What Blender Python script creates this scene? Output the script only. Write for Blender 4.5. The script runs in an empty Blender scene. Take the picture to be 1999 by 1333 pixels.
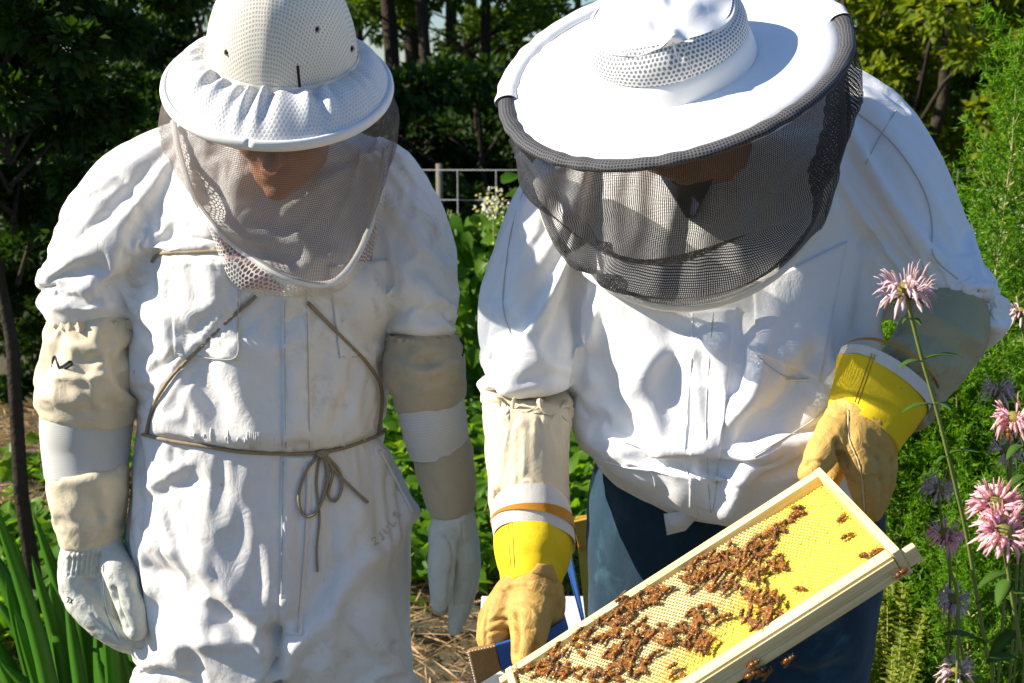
import bpy, bmesh, math, random
import numpy as np
from mathutils import Vector, Matrix, Euler, noise
from mathutils.bvhtree import BVHTree

# ------------------------------------------------------------------ camera, sky, sun, exposure
scene = bpy.context.scene
COL = scene.collection
PITCH = math.radians(11.0)
FPX = 2500.0                       # focal length in pixels of the 1999 px wide photograph
EYE = Vector((0.0, 0.0, 1.75))
cam_data = bpy.data.cameras.new("camera")
cam_data.sensor_width = 36.0
cam_data.lens = 36.0 * FPX / 1999.0
cam_data.clip_start = 0.05
cam_data.clip_end = 600.0
cam_data.dof.use_dof = True
cam_data.dof.focus_distance = 1.80
cam_data.dof.aperture_fstop = 10.0
cam = bpy.data.objects.new("camera", cam_data)
cam.location = EYE
cam.rotation_euler = (math.pi / 2 - PITCH, 0, 0)
COL.objects.link(cam)
scene.camera = cam

SUN_DIR = Vector((-0.84, -0.07, 0.55)).normalized()     # towards the sun
world = bpy.data.worlds.new("World")
scene.world = world
world.use_nodes = True
wn = world.node_tree
sky = wn.nodes.new("ShaderNodeTexSky")
sky.sky_type = 'NISHITA'
sky.sun_disc = False
sky.air_density = 1.3
sky.dust_density = 0.2
sky.ozone_density = 4.0
sky.sun_elevation = math.asin(SUN_DIR.z)
sky.sun_rotation = math.atan2(SUN_DIR.x, SUN_DIR.y)
bg = wn.nodes["Background"]
bg.inputs[1].default_value = 0.06
tint = wn.nodes.new("ShaderNodeMix"); tint.data_type = 'RGBA'; tint.blend_type = 'MULTIPLY'
tint.inputs[0].default_value = 1.0
tint.inputs[7].default_value = (0.84, 0.97, 1.20, 1)      # clear blue summer sky
wn.links.new(sky.outputs[0], tint.inputs[6])
wn.links.new(tint.outputs[2], bg.inputs[0])
sun_data = bpy.data.lights.new("sun", 'SUN')
sun_data.energy = 4.9
sun_data.angle = math.radians(0.53)
sun_data.color = (1.0, 0.92, 0.79)
sun = bpy.data.objects.new("sun", sun_data)
sun.rotation_euler = (-SUN_DIR).to_track_quat('-Z', 'Y').to_euler()
COL.objects.link(sun)
scene.view_settings.view_transform = 'Standard'
scene.view_settings.look = 'None'
scene.view_settings.gamma = 1.0
scene.view_settings.exposure = 1.02
try:
    scene.view_settings.use_curve_mapping = False
except Exception:
    pass
scene.cycles.max_bounces = 8
scene.cycles.transparent_max_bounces = 24
scene.cycles.use_denoising = True

# ------------------------------------------------------------------ helpers
CR, SR = math.cos(PITCH), math.sin(PITCH)
FWD = Vector((0, CR, -SR)); UPV = Vector((0, SR, CR)); RT = Vector((1, 0, 0))

def ray(px, py):
    return FWD + RT * ((px - 999.5) / FPX) - UPV * ((py - 666.5) / FPX)

def at(px, py, Y):
    """point of the place seen at photo pixel (px, py) that stands Y metres in front of the eye"""
    r = ray(px, py)
    return EYE + r * (Y / r.y)

def atd(px, py, d):
    return EYE + ray(px, py) * d

def topx(p):
    v = Vector(p) - EYE
    d = v.dot(FWD)
    return (999.5 + FPX * v.dot(RT) / d, 666.5 - FPX * v.dot(UPV) / d, d)

def topx_np(P):
    v = P - np.array(EYE)
    d = v @ np.array(FWD)
    return 999.5 + FPX * (v @ np.array(RT)) / d, 666.5 - FPX * (v @ np.array(UPV)) / d, d

def new_obj(name, me, mat=None, parent=None, smooth=True):
    o = bpy.data.objects.new(name, me)
    COL.objects.link(o)
    if mat is not None:
        me.materials.clear()
        for m in (mat if isinstance(mat, (list, tuple)) else [mat]):
            me.materials.append(m)
    if smooth and len(me.polygons):
        me.polygons.foreach_set('use_smooth', np.ones(len(me.polygons), dtype=bool))
    if parent is not None:
        o.parent = parent
        o.matrix_parent_inverse = parent.matrix_basis.inverted()
    return o

def mesh_from(name, V, F):
    me = bpy.data.meshes.new(name)
    me.from_pydata([tuple(v) for v in V], [], [tuple(f) for f in F])
    me.update()
    return me

def fast_mesh(name, V, F):
    """V (n,3) array, F (m,k) array of equal faces"""
    me = bpy.data.meshes.new(name)
    V = np.asarray(V, dtype=np.float32); F = np.asarray(F, dtype=np.int32)
    m, k = F.shape
    me.vertices.add(len(V)); me.vertices.foreach_set('co', V.ravel())
    me.loops.add(m * k); me.loops.foreach_set('vertex_index', F.ravel())
    me.polygons.add(m); me.polygons.foreach_set('loop_start', np.arange(0, m * k, k, dtype=np.int32))
    me.polygons.foreach_set('loop_total', np.full(m, k, dtype=np.int32))
    me.update(calc_edges=True)
    return me

def tag(o, label=None, cat=None, group=None, kind=None):
    if label: o['label'] = label
    if cat: o['category'] = cat
    if group: o['group'] = group
    if kind: o['kind'] = kind
    return o

def empty(name, loc):
    o = bpy.data.objects.new(name, None)
    o.location = loc
    o.empty_display_size = 0.1
    COL.objects.link(o)
    return o

def sloc(o, name):   # rename helper
    o.name = name
    return o

def loft(rings, cap=True):
    """rings: list of equal-length point lists -> V, F"""
    V = []; F = []
    n = len(rings[0])
    for r in rings: V.extend([tuple(p) for p in r])
    for i in range(len(rings) - 1):
        for j in range(n):
            a = i * n + j; b = i * n + (j + 1) % n
            F.append((a, b, b + n, a + n))
    if cap:
        F.append(tuple(range(n - 1, -1, -1)))
        k = (len(rings) - 1) * n
        F.append(tuple(range(k, k + n)))
    return V, F

def smooth_interp(xs, ys, x):
    """Catmull-Rom through rows ys at parameters xs"""
    xs = np.asarray(xs, float); ys = np.asarray(ys, float)
    i = int(np.clip(np.searchsorted(xs, x) - 1, 0, len(xs) - 2))
    t = (x - xs[i]) / (xs[i + 1] - xs[i])
    p0 = ys[max(i - 1, 0)]; p1 = ys[i]; p2 = ys[i + 1]; p3 = ys[min(i + 2, len(ys) - 1)]
    return 0.5 * ((2 * p1) + (-p0 + p2) * t + (2 * p0 - 5 * p1 + 4 * p2 - p3) * t * t + (-p0 + 3 * p1 - 3 * p2 + p3) * t ** 3)

def dense(pts, per=6):
    pts = [tuple(p) for p in pts]
    n = len(pts)
    return [smooth_interp(range(n), pts, k / per) for k in range((n - 1) * per + 1)]

def tube_secs(secs, n=40, per=5, power=2.05):
    """secs: (cx, cy, width_px, Y, depth_m) -> rings; the section lies across the run of the tube"""
    rows = dense(secs, per)
    cs = [at(r[0], r[1], r[3]) for r in rows]
    rings = []
    for i, r in enumerate(rows):
        c = cs[i]
        t = (cs[min(i + 1, len(cs) - 1)] - cs[max(i - 1, 0)]).normalized()
        view = (c - EYE).normalized()
        side = t.cross(view).normalized()
        dep = side.cross(t).normalized()
        d = (c - EYE).dot(FWD)
        rx = abs(r[2]) * 0.5 * d / FPX
        ry = abs(r[4]) * 0.5
        ring = []
        for k in range(n):
            a = 2 * math.pi * k / n
            ca, sa = math.cos(a), math.sin(a)
            x = math.copysign(abs(ca) ** (2 / power), ca); y = math.copysign(abs(sa) ** (2 / power), sa)
            ring.append(c + side * (x * rx) + dep * (y * ry))
        rings.append(ring)
    return rings

def get_eval(o):
    dg = bpy.context.evaluated_depsgraph_get()
    return bpy.data.meshes.new_from_object(o.evaluated_get(dg), depsgraph=dg)

def join_VF(parts):
    V = []; F = []
    for v, f in parts:
        k = len(V)
        V.extend(v); F.extend([tuple(i + k for i in q) for q in f])
    return V, F

def remeshed(name, parts, voxel=0.008, smooth=6):
    """several closed lofts fused into one continuous surface"""
    V, F = join_VF(parts)
    me = mesh_from(name, V, F)
    o = bpy.data.objects.new(name, me); COL.objects.link(o)
    m = o.modifiers.new('r', 'REMESH'); m.mode = 'VOXEL'; m.voxel_size = voxel; m.adaptivity = 0
    s = o.modifiers.new('s', 'SMOOTH'); s.factor = 0.6; s.iterations = smooth
    out = get_eval(o)
    bpy.data.objects.remove(o); bpy.data.meshes.remove(me)
    return out

def co_np(me):
    a = np.empty(len(me.vertices) * 3, dtype=np.float32)
    me.vertices.foreach_get('co', a)
    return a.reshape(-1, 3).astype(np.float64)

def no_np(me):
    a = np.empty(len(me.vertices) * 3, dtype=np.float32)
    me.vertex_normals.foreach_get('vector', a)
    return a.reshape(-1, 3).astype(np.float64)

def set_co(me, P):
    me.vertices.foreach_set('co', np.asarray(P, dtype=np.float32).ravel())
    me.update()
# ------------------------------------------------------------------ materials
MATS = {}
def nmat(name):
    m = bpy.data.materials.new(name); m.use_nodes = True
    MATS[name] = m
    return m, m.node_tree, m.node_tree.nodes['Principled BSDF']

def N(nt, typ, **kw):
    n = nt.nodes.new(typ)
    for k, v in kw.items():
        if k.startswith('i_'):
            key = k[2:]
            n.inputs[int(key) if key.isdigit() else key].default_value = v
        else:
            setattr(n, k, v)
    return n

def math_n(nt, op, a, b=None, c=None, clamp=False):
    n = nt.nodes.new('ShaderNodeMath'); n.operation = op; n.use_clamp = clamp
    for i, v in enumerate((a, b, c)):
        if v is None: continue
        if isinstance(v, (int, float)): n.inputs[i].default_value = v
        else: nt.links.new(v, n.inputs[i])
    return n.outputs[0]

def ramp(nt, fac, stops):
    r = nt.nodes.new('ShaderNodeValToRGB')
    e = r.color_ramp.elements
    while len(e) < len(stops): e.new(0.5)
    for i, (p, c) in enumerate(stops):
        e[i].position = p
        e[i].color = (c[0], c[1], c[2], 1) if len(c) == 3 else c
    nt.links.new(fac, r.inputs[0])
    return r.outputs[0]

def mixc(nt, fac, a, b):
    n = nt.nodes.new('ShaderNodeMix'); n.data_type = 'RGBA'
    for idx, v in ((0, fac), (6, a), (7, b)):
        if isinstance(v, (int, float)): n.inputs[idx].default_value = v
        elif isinstance(v, tuple): n.inputs[idx].default_value = (v[0], v[1], v[2], 1)
        else: nt.links.new(v, n.inputs[idx])
    return n.outputs[2]

def noise_n(nt, scale, detail=4, rough=0.55, vec=None, dist=0.0):
    n = N(nt, 'ShaderNodeTexNoise'); n.inputs['Scale'].default_value = scale
    n.inputs['Detail'].default_value = detail; n.inputs['Roughness'].default_value = rough
    n.inputs['Distortion'].default_value = dist
    if vec is not None: nt.links.new(vec, n.inputs['Vector'])
    return n.outputs['Fac']

def objco(nt):
    return nt.nodes.new('ShaderNodeTexCoord').outputs['Object']

def bump(nt, height, strength=0.3, dist=0.002, prev=None):
    b = nt.nodes.new('ShaderNodeBump'); b.inputs['Strength'].default_value = strength
    b.inputs['Distance'].default_value = dist
    nt.links.new(height, b.inputs['Height'])
    if prev is not None: nt.links.new(prev, b.inputs['Normal'])
    return b.outputs[0]

def fabric(name, col, stain=None, stain_amt=0.0, stain_scale=14, vary=0.05, rough=0.9, weave=900, weave_s=.25, wr=.35, wr_scale=22, sheen=.15):
    m, nt, p = nmat(name)
    co = objco(nt)
    c2 = tuple(max(0, x * (1 - vary * 2.2)) for x in col)
    f = noise_n(nt, 5, 5, .6, co)
    base = mixc(nt, ramp(nt, f, [(.35, (0, 0, 0)), (.7, (1, 1, 1))]), c2, col)
    if stain:
        s1 = noise_n(nt, stain_scale, 6, .7, co, .4)
        s2 = noise_n(nt, 3.1, 2, .5, co)
        sf = math_n(nt, 'MULTIPLY', ramp(nt, s1, [(.55, (0, 0, 0)), (.72, (1, 1, 1))]), ramp(nt, s2, [(.38, (0, 0, 0)), (.60, (1, 1, 1))]))
        base = mixc(nt, math_n(nt, 'MULTIPLY', sf, stain_amt), base, stain)
        s3 = noise_n(nt, 70, 3, .6, co)
        sp = math_n(nt, 'MULTIPLY', ramp(nt, s3, [(.71, (0, 0, 0)), (.75, (1, 1, 1))]), stain_amt * .8)
        base = mixc(nt, sp, base, tuple(x * .6 for x in stain))
    nt.links.new(base, p.inputs['Base Color'])
    p.inputs['Roughness'].default_value = rough
    p.inputs['Specular IOR Level'].default_value = 0.2
    p.inputs['Sheen Weight'].default_value = sheen
    p.inputs['Sheen Roughness'].default_value = 0.5
    w = noise_n(nt, weave, 2, .6, co)
    b1 = bump(nt, w, weave_s, .0008)
    cr = noise_n(nt, wr_scale, 6, .6, co, .8)
    b2 = bump(nt, cr, wr, .006, b1)
    nt.links.new(b2, p.inputs['Normal'])
    return m

def plain(name, col, rough=.6, spec=.3, noise_amt=.12, scale=30, bmp=.15, bdist=.002, metal=0.0):
    m, nt, p = nmat(name)
    co = objco(nt)
    f = noise_n(nt, scale, 5, .6, co)
    a = tuple(max(0, c * (1 - noise_amt)) for c in col); b = tuple(min(1, c * (1 + noise_amt)) for c in col)
    nt.links.new(mixc(nt, f, a, b), p.inputs['Base Color'])
    p.inputs['Roughness'].default_value = rough; p.inputs['Specular IOR Level'].default_value = spec
    p.inputs['Metallic'].default_value = metal
    nt.links.new(bump(nt, f, bmp, bdist), p.inputs['Normal'])
    return m

def net(name, col, pitch, hole, kind='square', rough=.7, minhole=0.0, fuzz=.08, trans=True, hole_col=None, vary=None):
    """woven or knitted net: threads with real holes (or darker hollows when hole_col is given); UV in metres"""
    m, nt, p = nmat(name)
    uv = nt.nodes.new('ShaderNodeTexCoord').outputs['UV']
    sep = nt.nodes.new('ShaderNodeSeparateXYZ'); nt.links.new(uv, sep.inputs[0])
    # slight uneven stretch of the net
    wob = noise_n(nt, 25, 2, .5, uv)
    u0 = math_n(nt, 'ADD', sep.outputs[0], math_n(nt, 'MULTIPLY', wob, pitch * 2.2)); v0 = math_n(nt, 'ADD', sep.outputs[1], math_n(nt, 'MULTIPLY', wob, pitch * -1.6))
    if kind == 'square':
        a = math_n(nt, 'ABSOLUTE', math_n(nt, 'SUBTRACT', math_n(nt, 'FRACT', math_n(nt, 'DIVIDE', u0, pitch)), .5))
        b = math_n(nt, 'ABSOLUTE', math_n(nt, 'SUBTRACT', math_n(nt, 'FRACT', math_n(nt, 'DIVIDE', v0, pitch)), .5))
        d = math_n(nt, 'MAXIMUM', a, b)          # 0 in the middle of a hole, .5 on the threads
        r = hole * .5
    else:
        su = math_n(nt, 'DIVIDE', u0, pitch); sv = math_n(nt, 'DIVIDE', v0, pitch * 1.732)
        def dd(off):
            a = math_n(nt, 'SUBTRACT', math_n(nt, 'FRACT', math_n(nt, 'ADD', su, off)), .5)
            b = math_n(nt, 'MULTIPLY', math_n(nt, 'SUBTRACT', math_n(nt, 'FRACT', math_n(nt, 'ADD', sv, off)), .5), 1.732)
            return math_n(nt, 'SQRT', math_n(nt, 'ADD', math_n(nt, 'MULTIPLY', a, a), math_n(nt, 'MULTIPLY', b, b)))
        d = math_n(nt, 'MINIMUM', dd(0.0), dd(.5))
        r = hole * .5
    thread = math_n(nt, 'DIVIDE', math_n(nt, 'SUBTRACT', d, r), fuzz, clamp=True)
    f = noise_n(nt, 12, 4, .6, objco(nt))
    a = tuple(c * .8 for c in col)
    base = mixc(nt, f, a, col)
    if hole_col is not None:
        base = mixc(nt, thread, hole_col, base)
        nt.links.new(base, p.inputs['Base Color'])
    else:
        nt.links.new(base, p.inputs['Base Color'])
        al = thread
        if minhole: al = math_n(nt, 'MAXIMUM', thread, minhole)
        nt.links.new(al, p.inputs['Alpha'])
    p.inputs['Roughness'].default_value = rough
    p.inputs['Specular IOR Level'].default_value = .25
    nt.links.new(bump(nt, thread, .5, pitch * .4), p.inputs['Normal'])
    return m

M_suit = fabric('white_cotton', (.80, .775, .735), (.46, .33, .19), .6, vary=.045, wr=.5, wr_scale=26, weave_s=.45)
M_jacket = fabric('white_poplin', (.82, .82, .82), (.6, .55, .48), .15, vary=.015, weave_s=.15, wr=.5, wr_scale=13)
M_canvas = fabric('tan_canvas', (.70, .60, .42), (.42, .31, .17), .45, vary=.05, weave=420, weave_s=.5, wr=.5)
M_canvas2 = fabric('darker_canvas', (.48, .41, .28), (.30, .24, .14), .6, vary=.08, weave=420, weave_s=.5, wr=.55)  # darker tone of the tan canvas, with more staining
M_canvas_green = fabric('stained_canvas', (.43, .38, .21), (.22, .18, .08), .95, stain_scale=11, vary=.12, weave=420, weave_s=.5, wr=.7)
M_band = fabric('white_webbing', (.72, .68, .60), (.5, .42, .3), .4, vary=.05, weave=600, weave_s=.6)
M_orange = fabric('orange_leather_lining', (.62, .26, .02), vary=.08, weave=300)
M_yellow = fabric('yellow_leather', (.84, .60, .015), (.42, .24, .03), .6, vary=.08, rough=.75, weave=500, weave_s=.2, wr=.3, sheen=0)
M_leather = fabric('tan_leather', (.58, .36, .10), (.24, .10, .012), 1.0, stain_scale=20, vary=.09, rough=.55, weave=350, weave_s=.3, wr=.9, wr_scale=28, sheen=0)
M_goat = fabric('pale_goatskin', (.60, .61, .53), (.42, .40, .33), .4, stain_scale=18, vary=.05, rough=.6, weave=350, weave_s=.25, wr=.8, wr_scale=30, sheen=0)
M_denim = fabric('blue_denim', (.012, .045, .080), (.05, .12, .17), .8, stain_scale=9, vary=.22, weave=700, weave_s=.6)
M_thread = plain('stitching', (.52, .50, .46), .9, .1)
M_threadw = plain('white_piping', (.8, .8, .77), .8, .1)
M_cord = plain('hemp_cord', (.30, .235, .15), .9, .1, .3, 200, .6, .001)
M_skin = plain('tanned_skin', (.50, .24, .13), .5, .35, .12, 40, .2, .001)
M_hair = plain('brown_hair', (.06, .035, .02), .7, .3, .4, 180, .6, .002)
M_eye = plain('eyeball', (.75, .73, .7), .2, .5, .02)
M_shirt_red = fabric('red_plaid_cotton', (.58, .34, .30), (.62, .10, .08), .9, stain_scale=26, vary=.1)
M_shirt_blue = fabric('navy_knit', (.02, .03, .06), vary=.1)
M_ink = plain('ink', (.02, .02, .025), .7, .2)
M_pith = net('pith_weave', (.80, .77, .68), .0056, .50, 'square', hole_col=(.50, .46, .38))
M_net_white = net('white_net', (.84, .83, .80), .0058, .55, 'hex', hole_col=(.62, .60, .57))
M_net_open = net('open_white_net', (.80, .77, .72), .0068, .66, 'hex')
M_cap_net = net('cap_net', (.84, .84, .82), .0058, .55, 'hex', hole_col=(.22, .23, .26))
M_rim_net = net('rim_net', (.82, .82, .82), .0036, .5, 'hex', hole_col=(.6, .62, .66))
M_sleeve_net = net('sleeve_net', (.66, .65, .60), .0036, .5, 'hex', hole_col=(.50, .49, .45))
M_veil_grey = net('grey_veil', (.23, .19, .17), .0027, .68, 'square')
M_veil_black = net('black_veil', (.040, .040, .044), .0026, .50, 'square')
M_rim_black = net('black_rim_net', (.11, .11, .115), .004, .5, 'square', hole_col=(.015, .015, .017))
M_white_hat = fabric('white_hat_cloth', (.85, .85, .84), vary=.01, weave_s=.1, wr=.12)
M_piping = plain('veil_binding', (.80, .78, .74), .8, .15, .05)

def leafmat(name, col, col2, trans=.35, rough=.45):
    m, nt, p = nmat(name)
    g = nt.nodes.new('ShaderNodeNewGeometry')
    rnd = g.outputs['Random Per Island']
    c = mixc(nt, rnd, col, col2)
    nt.links.new(c, p.inputs['Base Color'])
    p.inputs['Roughness'].default_value = rough
    p.inputs['Specular IOR Level'].default_value = .18
    tr = nt.nodes.new('ShaderNodeBsdfTranslucent')
    tc = nt.nodes.new('ShaderNodeMix'); tc.data_type = 'RGBA'; tc.blend_type = 'MULTIPLY'
    tc.inputs[0].default_value = 1.0
    nt.links.new(c, tc.inputs[6]); tc.inputs[7].default_value = (2.2, 2.0, .5, 1)
    nt.links.new(tc.outputs[2], tr.inputs[0])
    mx = nt.nodes.new('ShaderNodeMixShader'); mx.inputs[0].default_value = trans
    out = nt.nodes['Material Output']
    nt.links.new(p.outputs[0], mx.inputs[1]); nt.links.new(tr.outputs[0], mx.inputs[2])
    nt.links.new(mx.outputs[0], out.inputs[0])
    return m
M_leaf_dark = leafmat('dark_leaves', (.012, .038, .006), (.030, .065, .010), .28, .6)  # deep shade among the trees is put into this dark leaf colour
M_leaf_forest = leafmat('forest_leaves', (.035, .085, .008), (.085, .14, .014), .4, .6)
M_leaf_sun = leafmat('sun_tinted_leaves', (.09, .15, .010), (.19, .23, .018), .45, .55)  # sunshine is put into this lighter, yellower leaf colour
M_leaf_bean = leafmat('vegetable_leaves', (.055, .15, .010), (.13, .24, .018), .5, .4)
M_leaf_feather = leafmat('feathery_leaves', (.055, .16, .008), (.13, .26, .014), .45, .5)
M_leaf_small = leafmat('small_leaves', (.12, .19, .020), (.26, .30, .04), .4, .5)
M_iris = leafmat('iris_leaves', (.030, .12, .012), (.07, .19, .018), .35, .35)
M_monarda = leafmat('bergamot_leaves', (.06, .14, .02), (.10, .19, .03), .4, .5)
M_petal = leafmat('bergamot_petals', (.68, .38, .54), (.84, .64, .76), .3, .7)
M_petal_pale = leafmat('pale_petals', (.55, .42, .58), (.72, .60, .74), .3, .7)
M_disc = plain('flower_centre', (.22, .20, .05), .8, .1, .4, 300, .8, .002)
M_stem = plain('green_stem', (.16, .20, .04), .6, .3, .2)
M_stemd = plain('woody_stem', (.28, .27, .10), .7, .2, .2)
M_bark = plain('tree_bark', (.045, .035, .025), .9, .1, .4, 25, .8, .02)
M_white_petal = leafmat('white_petals', (.75, .75, .75), (.85, .85, .85), .3, .6)
# ------------------------------------------------------------------ garments (lofts fused, then draped by a short cloth run)
# left person: coverall
LP = {}
LP['torso'] = [(560, 190, 120, 2.06, .14), (555, 235, 230, 2.10, .20), (548, 285, 400, 2.12, .24), (540, 360, 470, 2.12, .27), (527, 450, 478, 2.11, .29), (518, 560, 486, 2.10, .30),
               (513, 680, 492, 2.10, .30), (512, 790, 488, 2.10, .30), (515, 868, 466, 2.10, .28), (515, 930, 500, 2.10, .29),
               (526, 1000, 552, 2.10, .31), (526, 1070, 545, 2.10, .31), (524, 1140, 530, 2.10, .29), (528, 1200, 500, 2.11, .27)]
LP['legl'] = [(395, 1110, 262, 2.10, .26), (400, 1240, 275, 2.10, .27), (412, 1400, 262, 2.10, .25), (415, 1650, 230, 2.11, .22), (410, 1900, 220, 2.14, .20), (405, 2070, 200, 2.16, .18)]
LP['legr'] = [(662, 1110, 250, 2.10, .26), (672, 1240, 248, 2.10, .27), (680, 1400, 240, 2.10, .25), (690, 1650, 220, 2.11, .22), (700, 1900, 210, 2.14, .20), (705, 2070, 200, 2.16, .18)]
LP['arml'] = [(400, 300, 150, 2.12, .16), (315, 335, 185, 2.12, .18), (250, 385, 205, 2.11, .19), (212, 450, 205, 2.10, .20), (188, 525, 205, 2.09, .20), (178, 582, 196, 2.08, .19), (184, 622, 165, 2.08, .16)]
LP['armr'] = [(690, 310, 150, 2.13, .16), (745, 350, 170, 2.13, .17), (785, 420, 170, 2.12, .18), (812, 510, 160, 2.11, .18), (826, 590, 150, 2.10, .17), (826, 655, 128, 2.09, .14)]
# right person: half-length jacket
RP = {}
RP['torso'] = [(1400, 110, 200, 1.93, .14), (1400, 160, 380, 1.95, .20), (1395, 220, 540, 1.97, .27), (1392, 300, 640, 1.97, .31), (1395, 400, 645, 1.96, .33), (1400, 500, 620, 1.95, .33),
               (1405, 620, 600, 1.94, .36), (1412, 720, 595, 1.92, .41), (1415, 790, 595, 1.91, .41), (1415, 835, 580, 1.92, .37), (1408, 866, 540, 1.94, .31), (1405, 890, 460, 1.96, .25)]
RP['arml'] = [(1170, 270, 130, 1.97, .18), (1105, 330, 160, 1.96, .20), (1062, 420, 180, 1.94, .22), (1038, 520, 190, 1.92, .22), (1024, 620, 205, 1.90, .22), (1022, 700, 205, 1.88, .21), (1028, 762, 180, 1.86, .18)]
RP['armr'] = [(1560, 200, 200, 1.97, .22), (1650, 240, 245, 1.96, .24), (1728, 330, 258, 1.93, .25), (1775, 430, 238, 1.90, .25), (1808, 510, 215, 1.87, .23), (1852, 565, 205, 1.83, .21), (1884, 598, 190, 1.80, .19), (1872, 640, 150, 1.78, .16)]

def garment_parts(D, names):
    return [loft(tube_secs(D[k])) for k in names]

def drape(jobs, frames=24):
    """jobs: list of dict(me, pin(P)->weights, grow, ...). Runs cloth on all of them in one pass, returns new meshes."""
    objs = []
    for j in jobs:
        me = j['me']
        o = bpy.data.objects.new('drape', me); COL.objects.link(o)
        P = co_np(me); N = no_np(me)
        # the wearer's body inside the garment: what the cloth rests on
        cm = me.copy()
        inner = P - N * j.get('gap', 0.02)
        set_co(cm, inner)
        c = bpy.data.objects.new('drape_body', cm); COL.objects.link(c)
        dm = c.modifiers.new('s', 'SMOOTH'); dm.iterations = 6; dm.factor = .6
        c.modifiers.new('col', 'COLLISION')
        c.collision.thickness_outer = 0.004
        c.collision.cloth_friction = 25
        w = np.clip(j['pin'](P), 0, 1)
        vg = o.vertex_groups.new(name='pin')
        q = np.round(w * 10) / 10
        for val in np.unique(q):
            if val > 0:
                vg.add([int(i) for i in np.nonzero(q == val)[0]], float(val), 'REPLACE')
        m = o.modifiers.new('cloth', 'CLOTH')
        s = m.settings
        s.quality = 5
        s.mass = 0.25
        s.tension_stiffness = 25; s.compression_stiffness = 25; s.shear_stiffness = 8
        s.bending_stiffness = j.get('bend', 0.6) * 3
        s.tension_damping = 8; s.compression_damping = 8; s.shear_damping = 5; s.bending_damping = 0.5
        s.air_damping = 3
        s.effector_weights.gravity = j.get('grav', .35)
        s.vertex_group_mass = 'pin'
        s.pin_stiffness = 1.0
        s.shrink_min = -j.get('grow', 0.06)
        m.collision_settings.use_collision = True
        m.collision_settings.distance_min = 0.004
        m.collision_settings.use_self_collision = False
        m.collision_settings.collision_quality = 3
        m.point_cache.frame_start = 1; m.point_cache.frame_end = frames + 2
        objs.append((o, c))
    for f in range(1, frames + 1):
        scene.frame_set(f)
    out = []
    for o, c in objs:
        out.append(get_eval(o))
    for o, c in objs:
        bpy.data.objects.remove(o); bpy.data.objects.remove(c)
    scene.frame_set(1)
    return out
# ------------------------------------------------------------------ dressing both people
def seg_dist(x, y, pts):
    """distance in photo pixels to a polyline"""
    best = np.full(len(x), 1e9)
    for (ax, ay), (bx, by) in zip(pts[:-1], pts[1:]):
        dx, dy = bx - ax, by - ay
        t = np.clip(((x - ax) * dx + (y - ay) * dy) / (dx * dx + dy * dy), 0, 1)
        best = np.minimum(best, np.hypot(x - ax - t * dx, y - ay - t * dy))
    return best

def front_mask(P, Nn):
    V = P - np.array(EYE); V /= np.linalg.norm(V, axis=1)[:, None]
    return np.clip(-(V * Nn).sum(1) * 3, 0, 1)

def sculpt(me, strokes):
    """strokes: (points, width_px, depth_m): folds pressed into or raised from the cloth facing the viewer's side"""
    P = co_np(me); Nn = no_np(me)
    x, y, d = topx_np(P)
    fm = front_mask(P, Nn)
    disp = np.zeros(len(P))
    for pts, w, dep in strokes:
        pts = [tuple(q) for q in dense(pts, 4)]
        dist = seg_dist(x, y, pts)
        disp += dep * np.exp(-(dist / w) ** 2)
    set_co(me, P + Nn * (disp * fm)[:, None])

ROPE = [[(300, 497), (360, 493), (440, 488)],
        [(505, 575), (430, 640), (340, 730), (295, 800), (284, 850)],
        [(598, 588), (665, 655), (722, 715), (746, 765), (742, 845)],
        [(284, 850), (380, 868), (470, 882), (560, 886), (650, 880), (742, 848)],
        [(300, 497), (288, 540), (300, 480)]]
def pin_lp(P):
    x, y, d = topx_np(P)
    front = P[:, 1] < 2.10
    w = np.zeros(len(P))
    w = np.maximum(w, (y > 1420) * 1.0)
    w = np.maximum(w, np.clip(1 - (np.abs(y - 868) / 16), 0, 1) * (~front) * (x > 255) * (x < 765))
    for r in ROPE[:4]:
        w = np.maximum(w, (np.clip(1.6 - seg_dist(x, y, r) / 8, 0, 1)) * front)
    w = np.maximum(w, (y > 606) * (y < 700) * (x > 60) * (x < 258) * 1.0)
    w = np.maximum(w, (y > 640) * (y < 720) * (x > 770) * 1.0)
    w = np.maximum(w, (y < 270) * (x > 370) * (x < 700) * 1.0)
    return w
def pin_rp(P):
    x, y, d = topx_np(P)
    w = np.zeros(len(P))
    w = np.maximum(w, (P[:, 2] < HEM_Z) * 1.0)
    w = np.maximum(w, (y > 752) * (x < 1118) * 1.0)
    w = np.maximum(w, (x > 1790) * (y > 632) * 1.0)
    w = np.maximum(w, (y < 330) * (x > 1150) * (x < 1620) * 1.0)
    return w
HEM_Z = at(1420, 868, 1.94).z + .01
def pin_ends(y0, y1, m=12):
    def f(P):
        x, y, d = topx_np(P)
        return ((y < y0 + m) | (y > y1 - m)) * 1.0
    return f

coverall_me = remeshed('coverall', garment_parts(LP, ['torso', 'legl', 'legr', 'arml', 'armr']), .009)
jacket_me = remeshed('jacket', garment_parts(RP, ['torso', 'arml', 'armr']), .009)
def rope_bite(me):
    P = co_np(me); Nn = no_np(me); x, y, d = topx_np(P)
    w = np.zeros(len(P))
    for r in ROPE[:4]:
        w = np.maximum(w, np.exp(-(seg_dist(x, y, r) / 9) ** 2) * (P[:, 1] < 2.10))
    w = np.maximum(w, np.exp(-((y - 868) / 10) ** 2) * (x > 255) * (x < 765) * (P[:, 1] >= 2.10))
    set_co(me, P - Nn * (w * .007)[:, None])
rope_bite(coverall_me)

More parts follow.
